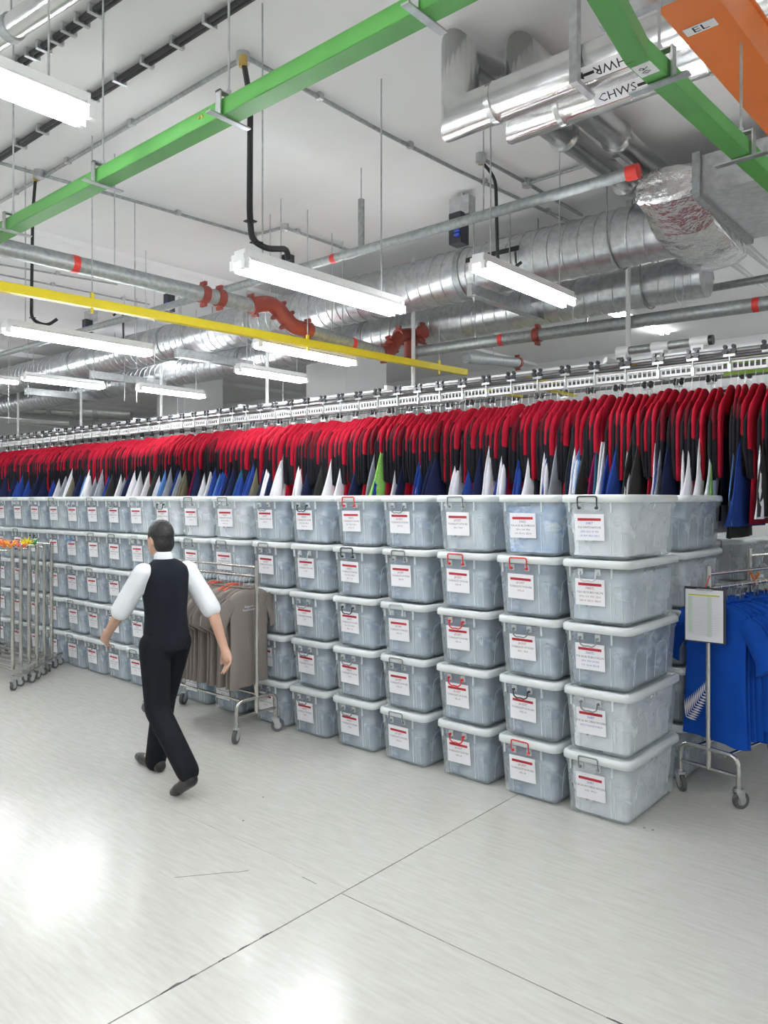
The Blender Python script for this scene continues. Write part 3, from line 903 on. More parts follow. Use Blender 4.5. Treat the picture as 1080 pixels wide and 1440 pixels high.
def fill_mesh(seed, top, mt):
    """lumpy bundle of bagged clothes that fills a bin"""
    rnd = random.Random(seed); m = MB(); rings = []; off = V((seed * 3.1, seed * 1.7, 0))
    nz = 9
    for i in range(nz + 1):
        z = 0.012 + (top - 0.012) * i / nz
        base = rrect(hx(z) - 0.012, hy(z) - 0.012, 0.05, z, 7)
        ring = []
        for q in base:
            n = noise.noise(q * 9 + off) * 0.018 + noise.noise(q * 22 + off) * 0.007
            d = V((q.x, q.y, 0)); l = d.length
            ring.append(q - d / l * max(0, 0.006 + n))
        rings.append(ring)
    for sc in (0.86, 0.6, 0.3):
        rings.append([V((q.x * sc, q.y * sc, top + 0.012 * (1 - sc) + noise.noise(q * 14 * sc + off) * 0.012)) for q in rings[nz]])
    m.loft(rings)
    return m.mesh('folded_clothes', mt)


FILL = {}
for k, mt in enumerate(M_pack):
    FILL[k] = [fill_mesh(10 * k + j, tp, mt) for j, tp in enumerate((0.315, 0.285, 0.305))]
FWORD = {0: 'blue-grey', 1: 'slate grey', 2: 'white', 3: 'sky blue', 4: 'pale grey'}

J2 = 'TG MANGLE FIT SUP WOVEN'
TEXTS = {
    'a': [('SHIRT', M_inkb), ('PSA WHITE NATION', M_ink), ('2XS=0  XS=4  S=5  M=8', M_inkb), ('L=6  XL=0  2XL=2  3XL=2', M_inkb)],
    'b': [('PANTS', M_inkr), ('PSA S BLUE BROOKLYN', M_ink), ('XS=2  S=3  M=5  XL=6', M_inkr), ('2XL=4  3XL=2  4XL=2', M_inkr)],
    'c': [('PANTS', M_inkb), ('PSA SA BLUE BROOKLYN', M_ink), ('2XS=0  XS=4  S=4  M=8', M_inkb), ('L=0  XL=8  2XL=8', M_inkb)],
    'd': [('SHIRT', M_inkb), ('PSA SA WC MENS WOVEN', M_ink), ('S=8 L=12 XL=8 2XL=8 3XL=8', M_inkb)],
    'e': [('SHIRT', M_inkb), ('PSA SA WC MENS WOVEN', M_ink), ('S=10   M=10', M_inkb)],
    'f': [('DRESS', M_ink), ('PSA ACID BLUE MRISON', M_ink), ('XS=6  S=8  M=8', M_ink), ('L=4  XL=12  2XL=4', M_ink)],
    'g': [('JACKET', M_inkr), (J2, M_ink), ('XXL-18', M_inkr)],
    'h': [('JACKET', M_inkr), (J2, M_ink), ('3XL-1  XS-8', M_inkr)],
    'i': [('PANTS', M_inkr), (J2, M_ink), ('M-18', M_inkr)],
    'j': [('PANTS', M_inkr), (J2, M_ink), ('2XL-9  3XL-10  4XL-10', M_ink), ('XS-21  S-6', M_inkr)],
}


def add_label(b, key, cx=HX, cz=0.178):
    lb = inst('paper_label', ME_label, b, (cx, -hy(cz) - 0.0045, cz), (-TILT * -1, 0, 0))
    lb.rotation_euler = (TILT, 0, random.uniform(-0.0, 0.0)); lb.rotation_euler.y = random.uniform(-0.02, 0.02)
    inst('red_band', ME_band, lb)
    for k, (tx, mt) in enumerate(TEXTS[key]):
        sz = 0.0195 if k == 0 else (0.0175 if k == 1 else 0.016)
        sx = 0.66 if len(tx) > 20 else 0.85
        inst('lettering', text_mesh(tx, sz, mt, sx=sx), lb, (0, -0.0012, 0.022 - 0.0235 * k), (PI / 2, 0, 0))


LEFT = [-2.09, -2.53, -3.0, -3.485, -3.95, -4.42, -4.88, -5.43, -5.885, -6.34, -6.775, -7.195, -7.62, -8.04, -8.48, -8.92, -9.37, -9.82]
ORD = ['end', 'second', 'third', 'fourth', 'fifth', 'sixth', 'seventh', 'eighth', 'ninth', 'tenth', 'eleventh', 'twelfth', 'thirteenth', 'fourteenth', 'fifteenth', 'sixteenth', 'seventeenth', 'eighteenth']
LEV = ['bottom bin', 'second bin up', 'middle bin', 'fourth bin up', 'top bin']
HSPEC = {0: ['u grey', 'd grey', 'd grey', 'd pale', 'u black'], 1: ['u red', 'd black', 'd grey', 'u red', None], 2: ['d red', 'd red', 'd red', 'u red', 'u grey'],
         3: ['u grey', 'u grey', 'u pale', 'u grey', 'd grey'], 4: ['d grey', 'd grey', 'd black', 'u black', 'u red'], 5: ['d grey', 'd grey', 'd grey', 'd pale', 'd black'],
         6: ['d grey', 'd grey', 'd black', 'u grey', 'd grey'], 7: ['u grey', 'u grey', 'u grey', 'u grey', 'u grey'], 8: ['u grey', 'u grey', 'u grey', 'u grey', 'u grey'],
         9: ['u black', 'u grey', 'd grey', 'u grey', 'd black'], 13: ['u grey', 'u grey', 'u grey', 'd blue', 'd pale'], 15: ['u grey', 'd grey', 'd black', 'd black', 'u pale'], 14: ['u grey', 'u grey', 'u grey', 'd grey', 'u grey']}
FSPEC = {0: [2, 2, 1, 4, 2], 1: [0, 1, 0, 0, 3], 2: [0, 0, 1, 0, 4], 7: [0, 0, 0, 4, 2], 8: [0, 1, 0, 4, 2], 9: [4, 0, 1, 4, 2]}
TSPEC = {0: 'edcba', 1: 'gghgf', 2: 'ggggh', 3: 'ggggg', 4: 'iijjj', 5: 'iiiij'}
rb = random.Random(11)


def make_bin(x, y, z, rot, hspec, fill, text, label, flabel, sc=1.0):
    b = thing('storage_bin', label, 'storage bin', (x, y, z), 'clear lidded storage bins stacked in a row'); del WORLD[b.name]
    b.rotation_euler.z = rot
    if sc != 1.0: b.scale = (sc, 1, 1)
    inst('body', ME_body, b); inst('lid', ME_lid, b)
    for nm_, me_ in RIBS: inst(nm_, me_, b)
    if hspec:
        u, c = hspec.split()
        inst('handle', HME[(u == 'u', c)], b)
        inst('handle_mount', ME_mount, b, (-.052, 0, 0)); inst('handle_mount', ME_mount, b, (.052, 0, 0))
    if text: add_label(b, text)
    f = inst('folded_clothes', FILL[fill][rb.randrange(3)], None, (x, y, z + 0.004), (0, 0, rot))
    if sc != 1.0: f.scale = (sc, 1, 1)
    tag(f, flabel, 'clothes', 'clothes packed inside the storage bins', 'stuff')
    return b


for i, xl in enumerate(LEFT):
    for lv in range(5):
        h_ = HSPEC[i][lv] if i in HSPEC else rb.choice(['u grey', 'u grey', 'd grey', 'u pale', 'd grey'])
        fk = FSPEC[i][lv] if i in FSPEC else rb.choice([0, 0, 1, 0, 4] if lv == 4 else [0, 1, 0, 1, 0])
        tx = TSPEC[i][lv] if i in TSPEC else rb.choice('ggijh')
        sc = 1.12 if i == 7 and lv >= 3 else 1.0
        hd = {'u': 'raised', 'd': 'lowered'}[h_[0]] + ' ' + h_.split()[1] + ' handle' if h_ else 'no handle'
        st = ('end stack beside the blue shirts' if i == 0 else ORD[i] + ' stack from the blue shirts')
        lab = 'clear bin with %s, %s, %s' % (hd, LEV[lv], st)
        fl_ = '%s clothes in the %s of the %s' % (FWORD[fk], LEV[lv], st)
        make_bin(xl + 0.19 + rb.uniform(-.004, .004) + (0.02 if sc > 1 else 0), 4.04 + B0y + rb.uniform(-.012, .012) + 0.0, lv * PITCH, 0, h_, fk, tx, lab, fl_, sc)
for lv in range(5):
    make_bin(-1.915, 5.27, lv * PITCH - 0.0, 0, 'u grey', 0 if lv != 3 else 2, None, 'clear bin directly behind the end stack, %s' % LEV[lv],
             'clothes inside the %s right behind the end stack' % LEV[lv])
# bins further back under the hanging garments
for k, (x, lvs) in enumerate(((-2.12, 4), (-1.62, 4), (-1.1, 4))):
    for lv in range(lvs):
        make_bin(x, 7.25, lv * PITCH, 0, 'u blue' if k == 1 and lv == 3 else 'u grey', 2 if lv == 3 else 0, None,
                 'pale bin standing under the hanging garments beyond the blue shirts, %s' % LEV[lv], 'clothes in a bin under the garments beyond the blue shirts, %s' % LEV[lv])

# ---------------------------------------------------------------- garments


def ellring(hw0, hw1, tx, z, n=18, cy=0, ph=0.0, wav=0.0):
    """flattened ring across Y from -hw0 to +hw1"""
    out = []
    for k in range(n):
        a = 2 * PI * k / n; c, s = math.cos(a), math.sin(a)
        c = math.copysign(abs(c) ** 0.75, c)
        y = (hw1 if c > 0 else hw0) * c
        x = tx * s + wav * math.sin(y * 26 + ph) * 0.5
        out.append(V((x, cy + y, z)))
    return out


def jacket_proto(seed, body_m, low_m, sl_m, cuff_m, length, cuff):
    rnd = random.Random(seed)
    t = thing('jacket', 'x', 'jacket', (0, 0, 0), 'red and black jackets on the front conveyor'); del WORLD[t.name]
    ph = rnd.uniform(0, 6)
    lv = [(0.0, .03, .010), (-.015, .06, .016), (-.06, .115, .020), (-.12, .178, .022), (-.175, .215, .024), (-.23, .225, .022)]
    m = MB().loft([ellring(w_, w_, tx, z, wav=0.002, ph=ph) for z, w_, tx in lv], True)
    part('yoke', m, M_jred, t)
    zs_ = [-.222, -.3, -.4]
    m = MB().loft([ellring(.222, .22, .022, z, wav=.008, ph=ph) for z in zs_], True); part('body', m, body_m, t)
    zs2 = [-.395, -.55, -.7, -.85, -length]
    m = MB().loft([ellring(.222 + (.024 if low_m is M_jred else .010) * k, .21, .022, z, wav=.012, ph=ph + k * .3) for k, z in enumerate(zs2)], True); part('lower_body', m, low_m, t)
    for s in (-1, 1):
        sp_ = rnd.uniform(-.012, .012)
        P = [V((0, s * .165, -.12)), V((sp_ * .3, s * .215, -.185)), V((sp_, s * .248, -.27)), V((sp_ * 1.3, s * .256, -.36)), V((sp_, s * .252, -cuff))]
        m = MB().tube(P, 1, 8, rs=[.02, .036, .043, .042, .04], flat=(.5, 1, .9)); part('sleeve', m, sl_m, t)
        P = [V((sp_, s * .252, -cuff + .01)), V((sp_ * .6, s * .25, -.64)), V((0, s * .245, -.70))]
        m = MB().tube(P, 1, 8, rs=[.042, .04, .036], flat=(.46, 1, .9)); part('cuff', m, cuff_m, t)
        # black strip down the back of the sleeve
        m = MB().tube([V((-.016, s * .225, -.18)), V((-.021 + sp_, s * .278, -.3)), V((-.022 + sp_, s * .285, -.48)), V((-.016, s * .27, -.69))], 1, 6, rs=[.012, .03, .03, .02], flat=(.5, 1, .9)); part('sleeve_strip', m, M_jblk, t)
    return t


JV = [jacket_proto(1, M_jblk, M_jblk, M_jred, M_jred, .96, .46), jacket_proto(2, M_jblk, M_jred, M_jred, M_jblk, 1.0, .40),
      jacket_proto(3, M_jdark, M_jblk, M_jred, M_jred, .9, .55), jacket_proto(4, M_jred, M_jred, M_jred, M_jblk, 1.02, .5), jacket_proto(5, M_jblk, M_jblk, M_jdark, M_jblk, 1.0, .42)]
JLAB = ['red sleeved jacket with black lower body on the front conveyor', 'red jacket with black cuffs and red skirt panel on the front conveyor', 'dark red bodied short jacket on the front conveyor',
        'all red jacket with black cuffs on the front conveyor', 'mostly black jacket with red yoke and dark sleeves on the front conveyor']
HK = MB().tube([V((0, 0, -.02)), V((0, 0, .05)), V((0, .012, .075)), V((0, 0, .09)), V((0, -.014, .078))], .0022, 5)
HK.tube([V((0, -.15, -.14)), V((0, -.05, -.05)), V((0, 0, -.02)), V((0, .05, -.05)), V((0, .15, -.14))], .005, 5)
ME_hanger = HK.mesh('wire_hanger', M_galv)
YJ, ZJ = 6.02, 2.655
used = set(); rj = random.Random(21)
n_j = 240
slots_special = {}
for i in range(n_j):
    x = -0.75 - i * .0572 + rj.uniform(-.008, .008)
    v = rj.choices(range(5), (3, 3.4, 2.2, 2.4, 3.2))[0]
    src = JV[v]
    o = src if v not in used else copy_tree(src)
    used.add(v)
    o['label'] = JLAB[v]
    o.location = (x, YJ + rj.uniform(-.02, .02), ZJ + rj.uniform(-.018, .018)); o.rotation_euler.z = rj.uniform(-.12, .16)
    if i < 130:
        h = inst('wire_hanger', ME_hanger, None, (x, YJ, ZJ + 0.005), (0, 0, o.rotation_euler.z))
        tag(h, 'thin wire hanger holding a red jacket on the front conveyor', 'hanger', 'hangers of the red jackets')
for v in range(5):
    if v not in used: print('unused jacket', v)


def under(seed, mt, w0, w1, zt, zb, sl=False):
    """shirt or trouser leg whose hem pushes out below the jackets; apex narrow, hem flared to the aisle"""
    rnd = random.Random(seed); ph = rnd.uniform(0, 6); rings = []
    n = 7
    for k in range(n + 1):
        f = k / n; z = zt + (zb - zt) * f
        rings.append(ellring(w0 + (w1 - w0) * f ** 1.0, .16 + .02 * f, .010 + .016 * f, z, 16, wav=.003 + .026 * f, ph=ph))
    m = MB().loft(rings)
    if sl:
        P = [V((0.01, -w0 - .02, zt + (zb - zt) * .25)), V((.015, -w0 - .075, zt + (zb - zt) * .5)), V((.015, -w0 - .1, zt + (zb - zt) * .68))]
        m.tube(P, 1, 8, rs=[.03, .06, .07], flat=(.3, 1, .5))
    return m.mesh('garment', mt)


UG = [('white shirt', M_wht, 'shirt', 30), ('royal blue shirt', M_royal, 'shirt', 20), ('navy trousers', M_navy, 'trousers', 14), ('black trousers', M_char, 'trousers', 16), ('sky blue shirt', M_sky, 'shirt', 8),
      ('teal shirt', M_teal, 'shirt', 3), ('maroon shirt', M_maroon, 'shirt', 2), ('lime patterned shirt', M_lime, 'shirt', 2), ('grey shirt', M_grey, 'shirt', 7), ('olive shirt', M_olive, 'shirt', 4)]
UME = {}
for nm, mt, ct, _ in UG:
    UME[nm] = [under(hash(nm) % 97 + j if False else len(nm) * 7 + j, mt, .245, .49 + .04 * j, -.33, -1.0 - .06 * j, j == 2 and ct == 'shirt') for j in range(3)]
# colours the photograph shows at given places, then a random run further along
KNOWN = [(1140, 'white shirt'), (1125, 'navy trousers'), (1105, 'royal blue shirt'), (1088, 'white shirt'), (1062, 'black trousers'), (1040, 'royal blue shirt'), (1052, 'white shirt'), (1024, 'black trousers'), (1012, 'sky blue shirt'), (995, 'white shirt'), (986, 'lime patterned shirt'), (976, 'white shirt'),
         (960, 'white shirt'), (944, 'white shirt'), (938, 'navy trousers'), (926, 'grey shirt'), (912, 'royal blue shirt'), (906, 'white shirt'), (890, 'black trousers'), (882, 'black trousers'), (866, 'white shirt'),
         (862, 'royal blue shirt'), (850, 'royal blue shirt'), (843, 'white shirt'), (830, 'white shirt'), (822, 'teal shirt'), (830, 'maroon shirt'), (815, 'black trousers'), (806, 'sky blue shirt'), (797, 'white shirt'), (792, 'navy trousers'),
         (784, 'black trousers'), (776, 'grey shirt'), (760, 'royal blue shirt'), (752, 'white shirt'), (734, 'white shirt'), (715, 'royal blue shirt'), (700, 'royal blue shirt'), (692, 'white shirt'), (684, 'white shirt'), (672, 'white shirt'), (668, 'navy trousers'),
         (652, 'royal blue shirt'), (632, 'white shirt'), (606, 'navy trousers'), (600, 'navy trousers'), (583, 'white shirt'), (578, 'royal blue shirt'), (548, 'navy trousers'), (542, 'white shirt'), (526, 'lime patterned shirt'),
         (520, 'royal blue shirt'), (512, 'grey shirt'), (490, 'navy trousers'), (470, 'white shirt'), (458, 'white shirt'), (440, 'black trousers'), (420, 'navy trousers'), (408, 'white shirt'), (386, 'white shirt')]
px = 374
names = [u[0] for u in UG]; wts = [u[3] for u in UG]
while px > 0:
    KNOWN.append((px, rj.choices(names, wts)[0])); px -= rj.uniform(5, 10)
ct_of = {u[0]: u[2] for u in UG}
for px, nm in KNOWN:
    q = atY(px, 670, YJ - .39)
    j = rj.randrange(3)
    if q.x > -2.3: j = min(j, 1)
    o = inst('hanging_' + ct_of[nm], UME[nm][j], None, (q.x + rj.uniform(-.01, .01), YJ + .0, ZJ + rj.uniform(-.08, .05)), (0, 0, rj.uniform(-.1, .2)))
    tag(o, '%s showing below the red jackets above the bins' % nm, ct_of[nm], 'garments hanging among the jackets')

# ---------------------------------------------------------------- conveyor rails and carriers
XR0, XR1 = 1.5, -17.0
for y, z, lab in ((YJ - .03, 2.905, 'front tube rail of the overhead garment conveyor'), (YJ + .06, 2.88, 'second tube rail of the overhead garment conveyor')):
    single('conveyor_rail', MB().tube([(XR0, y, z), (XR1, y, z)], .017, 10), M_rail, lab, 'rail')
single('conveyor_rail', MB().tube([(XR0, YJ + 1.35, 2.93), (XR1, YJ + 1.35, 2.93)], .02, 8), M_rail, 'tube rail of the rear garment conveyor lane', 'rail')
m = MB(); m.bar((XR0, YJ + .17, 2.955), (XR1, YJ + .17, 2.955), .04, .04)
cb = thing('conveyor_beam', 'white steel beam that carries the garment conveyor rails', 'beam', (0, YJ + .17, 2.93))
part('beam', m, M_white, cb)
for x in [-2.75 - 2.4 * k for k in range(6)]:
    mm = MB().tube([(x, YJ + .43, 2.95), (x, YJ + .43, CEIL)], .022, 10); part('post', mm, M_white, cb)
    mm = MB().bar((x, YJ - .03, 2.955), (x, YJ + 1.4, 2.955), .035, .04); part('cross_arm', mm, M_white, cb)
L_ = .25
m = MB(); H_ = .075
m.box((0, 0, H_ / 2 - .007), (L_, .008, .014)); m.box((0, 0, -H_ / 2 + .01), (L_, .008, .02))
for k in range(7): m.box((-L_ / 2 + .006 + k * (L_ - .012) / 6, 0, 0), (.011, .008, H_))
m.box((0, .02, -H_ / 2 + .002), (L_, .04, .004))
ME_slot = m.mesh('slotted_bar', M_white)
ME_back = MB().box((0, .008, -.004), (L_ - .03, .004, .03)).mesh('dark_backing', mat('backing_grey', (.06, .06, .065), .5))  # dark strip added so the slots read dark, standing in for hooks
m = MB().tube([(0, -.016, 0), (0, .016, 0)], .021, 10); m.tube([(0, -.016, .036), (0, .016, .036)], .015, 8); m.box((0, 0, .014), (.02, .018, .07))
ME_clamp = m.mesh('trolley_wheel', M_blackpl)
m = MB(); m.box((0, 0, -.01), (.085, .02, .018)); m.tube([(0, 0, -.015), (0, 0, -.1)], .006, 6); m.box((0, 0, -.1), (.022, .012, .06))
ME_link = m.mesh('drop_link', M_galv)


def carrier(x, y, z, lab, grp):
    t = thing('slotted_carrier', lab, 'carrier', (x, y, z), grp); del WORLD[t.name]
    inst('slotted_bar', ME_slot, t); inst('dark_backing', ME_back, t)
    inst('trolley_wheel', ME_clamp, t, (-.163, -.02, .105)); inst('trolley_wheel', ME_clamp, t, (-.103, -.02, .105)); inst('drop_link', ME_link, t, (-.133, -.02, .085))


for k in range(56):
    carrier(-1.1 - .268 * k, YJ - .02, 2.795 + rj.uniform(-.003, .003), 'white slotted hanger carrier with dark trolley wheels on the front conveyor', 'carriers of the front conveyor lane')
for k in range(52):
    carrier(-1.9 - .3 * k, YJ + 1.35, 2.80, 'white slotted hanger carrier on the rear conveyor lane', 'carriers of the rear conveyor lane')
# rear lane garments: a few hangers only are seen between the rails
m = MB().tube([V((0, 0, .0)), V((0, 0, -.07)), V((0, -.19, -.15))], .004, 5); m.tube([V((0, 0, -.07)), V((0, .19, -.15))], .004, 5)
ME_eh = m.mesh('empty_hanger', M_galv)
for k in range(60):
    h = inst('wire_hanger', ME_eh, None, (-2.2 - .21 * k, YJ + 1.35, 2.765)); tag(h, 'empty wire hanger on the rear conveyor lane', 'hanger', 'empty hangers on the rear lane')
# drive unit at the right
dv = thing('drive_roller', 'long grey and white drive roller on white bearing blocks above the conveyor', 'roller', tuple(atY(930, 485, YJ + .3)))
ra, rb_ = atY(868, 495, YJ + .3), atY(1003, 478, YJ + .3); zr = (ra.z + rb_.z) / 2
xs = [ra.x + (rb_.x - ra.x) * f for f in (0, .14, .38, .56, .78, .96, 1.0)]
for a, b, mt, r in zip(xs[:-1], xs[1:], (M_white, M_galvd, M_white, M_galvd, M_white, M_blackpl), (.045, .034, .045, .034, .045, .04)):
    part('roller_section', MB().tube([(a, YJ + .3, zr), (b, YJ + .3, zr)], r, 14), mt, dv)
for f in (.07, .47, .87):
    x = ra.x + (rb_.x - ra.x) * f
    part('bearing_block', MB().box((x, YJ + .28, zr - .085), (.1, .1, .09)), M_white, dv)
    part('dark_window', MB().box((x, YJ + .228, zr - .085), (.06, .006, .045)), M_blackpl, dv)
part('mounting_beam', MB().bar((ra.x - .15, YJ + .3, zr - .15), (XR0, YJ + .3, zr - .13), .08, .07), M_white, dv)
for px in (892, 1030):
    q = atY(px, 497, YJ + .255); part('yellow_warning_sticker', MB().box((q.x, YJ + .256, zr - .145), (.05, .004, .045)), M_yel, dv)
for x in (ra.x, -1.2): part('bracket', MB().bar((x, YJ + .15, 2.965), (x, YJ + .32, zr - .14), .04, .04), M_white, dv)
q = atY(1050, 508, YJ + .5)
gp = thing('green_panel', 'lime green perforated machine panel behind the conveyor rail', 'panel', tuple(q))
part('plate', MB().box((q.x + .1, YJ + .5, q.z - .02), (.55, .02, .16)), mat('panel_green', (0.28, 0.5, 0.03), .5), gp)
for k in range(6): part('hole', MB().tube([(q.x - .1 + .08 * k, YJ + .49, q.z + .02 * (k % 2) - .02), (q.x - .1 + .08 * k, YJ + .485, q.z + .02 * (k % 2) - .02)], .009, 8), M_black, gp)
part('bracket', MB().box((q.x + .3, YJ + .42, q.z - .01), (.04, .2, .05)), M_white, gp)
for k, (px, py) in enumerate(((700, 556), (745, 536), (770, 553))):
    q = atY(px, py, YJ + .9); o = single('guide_arm', MB().bar(q + V((0, -.25, .03)), q + V((.02, .55, .03)), .06, .02), M_yel, 'short yellow painted guide arm between the conveyor lanes', 'arm', 'yellow guide arms')
# ---------------------------------------------------------------- rolling racks
m = MB()
m.tube([(-.013, 0, .05), (.013, 0, .05)], .05, 18)
ME_wheel = m.mesh('wheel', mat('wheel_grey_rubber', (0.10, 0.10, 0.105), .6))
m = MB()
for s in (-1, 1):
    m.tube([(s * .014, 0, .05), (s * .018, 0, .05)], .022, 12)
    m.prism([(s * .018, -.018, .045), (s * .018, .018, .045), (s * .018, .045, .105), (s * .018, -.012, .105)], (s * .004, 0, 0))
m.tube([(0, .015, .102), (0, .015, .118)], .03, 12); m.tube([(0, .015, .118), (0, .015, .15)], .014, 10)
ME_fork = m.mesh('caster_fork', M_galv)
m = MB().tube([(-.014, 0, .05), (.014, 0, .05)], .03, 14)
ME_hub = m.mesh('hub', mat('hub_grey', (0.35, .36, .37), .4))


def caster(parent, x, y, rz):
    c = bpy.data.objects.new('caster', ME_fork); link(c, parent)
    c.location = (x + .015 * math.sin(rz), y - .015 * math.cos(rz), 0); c.rotation_euler.z = rz
    inst('wheel', ME_wheel, c); inst('hub', ME_hub, c)


def rack(name, label, loc, rz, L, W, H, zr, casters=(0.3, 1.2, -.5, 2.0), lowbar=True):
    """length along local X from 0 to L, end frames across local Y"""
    t = thing(name, label, 'rack', loc); del WORLD[t.name]
    t.rotation_euler.z = rz
    r = .0145
    for i, x in enumerate((0, L)):
        P = fillet([(x, -W / 2, .13), (x, -W / 2, .30), (x, W / 2, .30), (x, W / 2, .13)], .07, 5)
        part('end_frame', MB().tube(P, r, 10), M_steel, t)
        part('lower_cross_bar', MB().tube([(x, -W / 2, .185), (x, W / 2, .185)], r * .85, 8), M_steel, t)
        part('post', MB().tube([(x, 0, .185), (x, 0, H)], r * 1.05, 12), M_steel, t)
        for j, y in enumerate((-W / 2, W / 2)): caster(t, x, y, casters[i * 2 + j])
    part('top_rail', MB().tube([(0, 0, H - .05), (L, 0, H - .05)], r * .8, 10), M_steel, t)
    part('hanging_rail', MB().tube([(0, 0, zr), (L, 0, zr)], r * .8, 10), M_steel, t)
    for y in (-W * .28, W * .28): part('base_bar', MB().tube([(0, y, .285), (L, y, .285)], r * .75, 8), M_steel, t)
    return t


def tee_proto(name, label, cat, grp, mt, half, length, seed, sleeve=.2, collar=True, thk=.014):
    """short sleeved shirt on a hanger: hook at origin, shirt below; broad faces towards local +-X"""
    t = thing(name, label, cat, (0, 0, 0), grp); del WORLD[t.name]
    rnd = random.Random(seed); ph = rnd.uniform(0, 6); tx = .016
    rings = []
    for z, w_, th in ((-.095, .06, .010), (-.105, .085, .014), (-.125, .16, .016), (-.15, half - .02, .018), (-.18, half, .018), (-.30, half - .012, .018), (-.5, half - .014, .02), (-.7, half - .008, .02), (-.1 - length, half, .016)):
        f = max(0, (-z - .2) / length)
        ring = []
        n = 32
        for k in range(n):
            a = 2 * PI * k / n; c, s = math.cos(a), math.sin(a); c = math.copysign(abs(c) ** .6, c)
            y = w_ * c
            fold = math.sin(y * 31 + ph) * .012 * f + math.sin(y * 13 + ph * 2) * .018 * f
            ring.append(V((th * s + fold, y, z + (.008 * math.sin(y * 17 + ph) if f > .9 else 0))))
        rings.append(ring)
    part('body', MB().loft(rings), mt, t)
    for s in (-1, 1):
        R0 = []
        for k, (yy, zz, rw) in enumerate(((half - .03, -.20, .06), (half + .03, -.245, .075), (half + .03 + sleeve * .3, -.22 - sleeve * .55, .08), (half + .02 + sleeve * .36, -.22 - sleeve * .85, .082))):
            ring = []
            ax = V((0, s * .62, .78)) if k < 2 else V((0, s * .85, .52))
            for q in range(12):
                a = 2 * PI * q / 12
                ring.append(V((0, s * yy, zz)) + ax.normalized() * (rw * math.cos(a)) + V((thk * math.sin(a) + .006 * math.sin(3 * a + ph), 0, 0)))
            R0.append(ring)
        part('sleeve', MB().loft(R0), mt, t)
    if collar:
        P = [V((.014 * math.sin(a), .075 * math.cos(a), -.092 - .012 * (1 - abs(math.cos(a))))) for a in [2 * PI * k / 16 for k in range(17)]]
        part('collar', MB().tube(P, .008, 6), mt, t)
    return t


m = MB().tube([V((0, 0, -.11)), V((0, 0, -.035)), V((0, .016, -.02)), V((0, .012, .006)), V((0, -.006, .014)), V((0, -.02, .004))], .0022, 5)
m.tube([V((0, -.15, -.165)), V((0, -.05, -.125)), V((0, 0, -.105)), V((0, .05, -.125)), V((0, .15, -.165))], .006, 6)
ME_ch = m.mesh('coat_hanger', M_galv)
m2 = MB().tube([V((0, -.14, -.122)), V((0, -.05, -.088)), V((0, 0, -.08)), V((0, .05, -.088)), V((0, .14, -.122))], .009, 6)
ME_chr = m2.mesh('hanger_arm', mat('hanger_orange_red', (0.55, .1, .05), .5))

# taupe shirts
rack('garment_rack', 'chrome rolling rack of taupe shirts that the walking person passes', (-5.72, 3.75, 0), 0, 1.21, .38, 1.335, 1.215, (2.8, .4, .5, 2.4))
tp = tee_proto('polo_shirt', 'taupe short sleeved shirt hanging on the rolling rack before the bins', 'shirt', 'taupe shirts on the rolling rack', M_taupe, .225, .74, 4)
rs_ = random.Random(8)
for i in range(17):
    x = -4.60 - .047 * i - (0.02 if i else 0)
    o = tp if i == 16 else copy_tree(tp)
    o.location = (x, 3.75, 1.222); o.rotation_euler.z = rs_.uniform(-.08, .14) + (.1 if i else .2)
    if i == 0:
        o['label'] = 'foremost taupe shirt on the rolling rack with two lines of small white lettering'
        del o['group']
        for k, tx in enumerate(('Singapore', 'Transformers')):
            ob = inst('lettering', text_mesh(tx, .026, M_wht, sx=1.0), o, (.0255, -.03, -.235 - .026 * k), (PI / 2, .0, PI / 2))
    h = inst('coat_hanger', ME_ch, None, o.location, o.rotation_euler)
    if i in (3, 4, 8, 9): inst('hanger_arm', ME_chr, h)
    tag(h, 'wire hanger with orange-red arms holding a taupe shirt' if i in (3, 4, 8, 9) else 'plain wire hanger holding a taupe shirt', 'hanger', 'hangers of the taupe shirts')

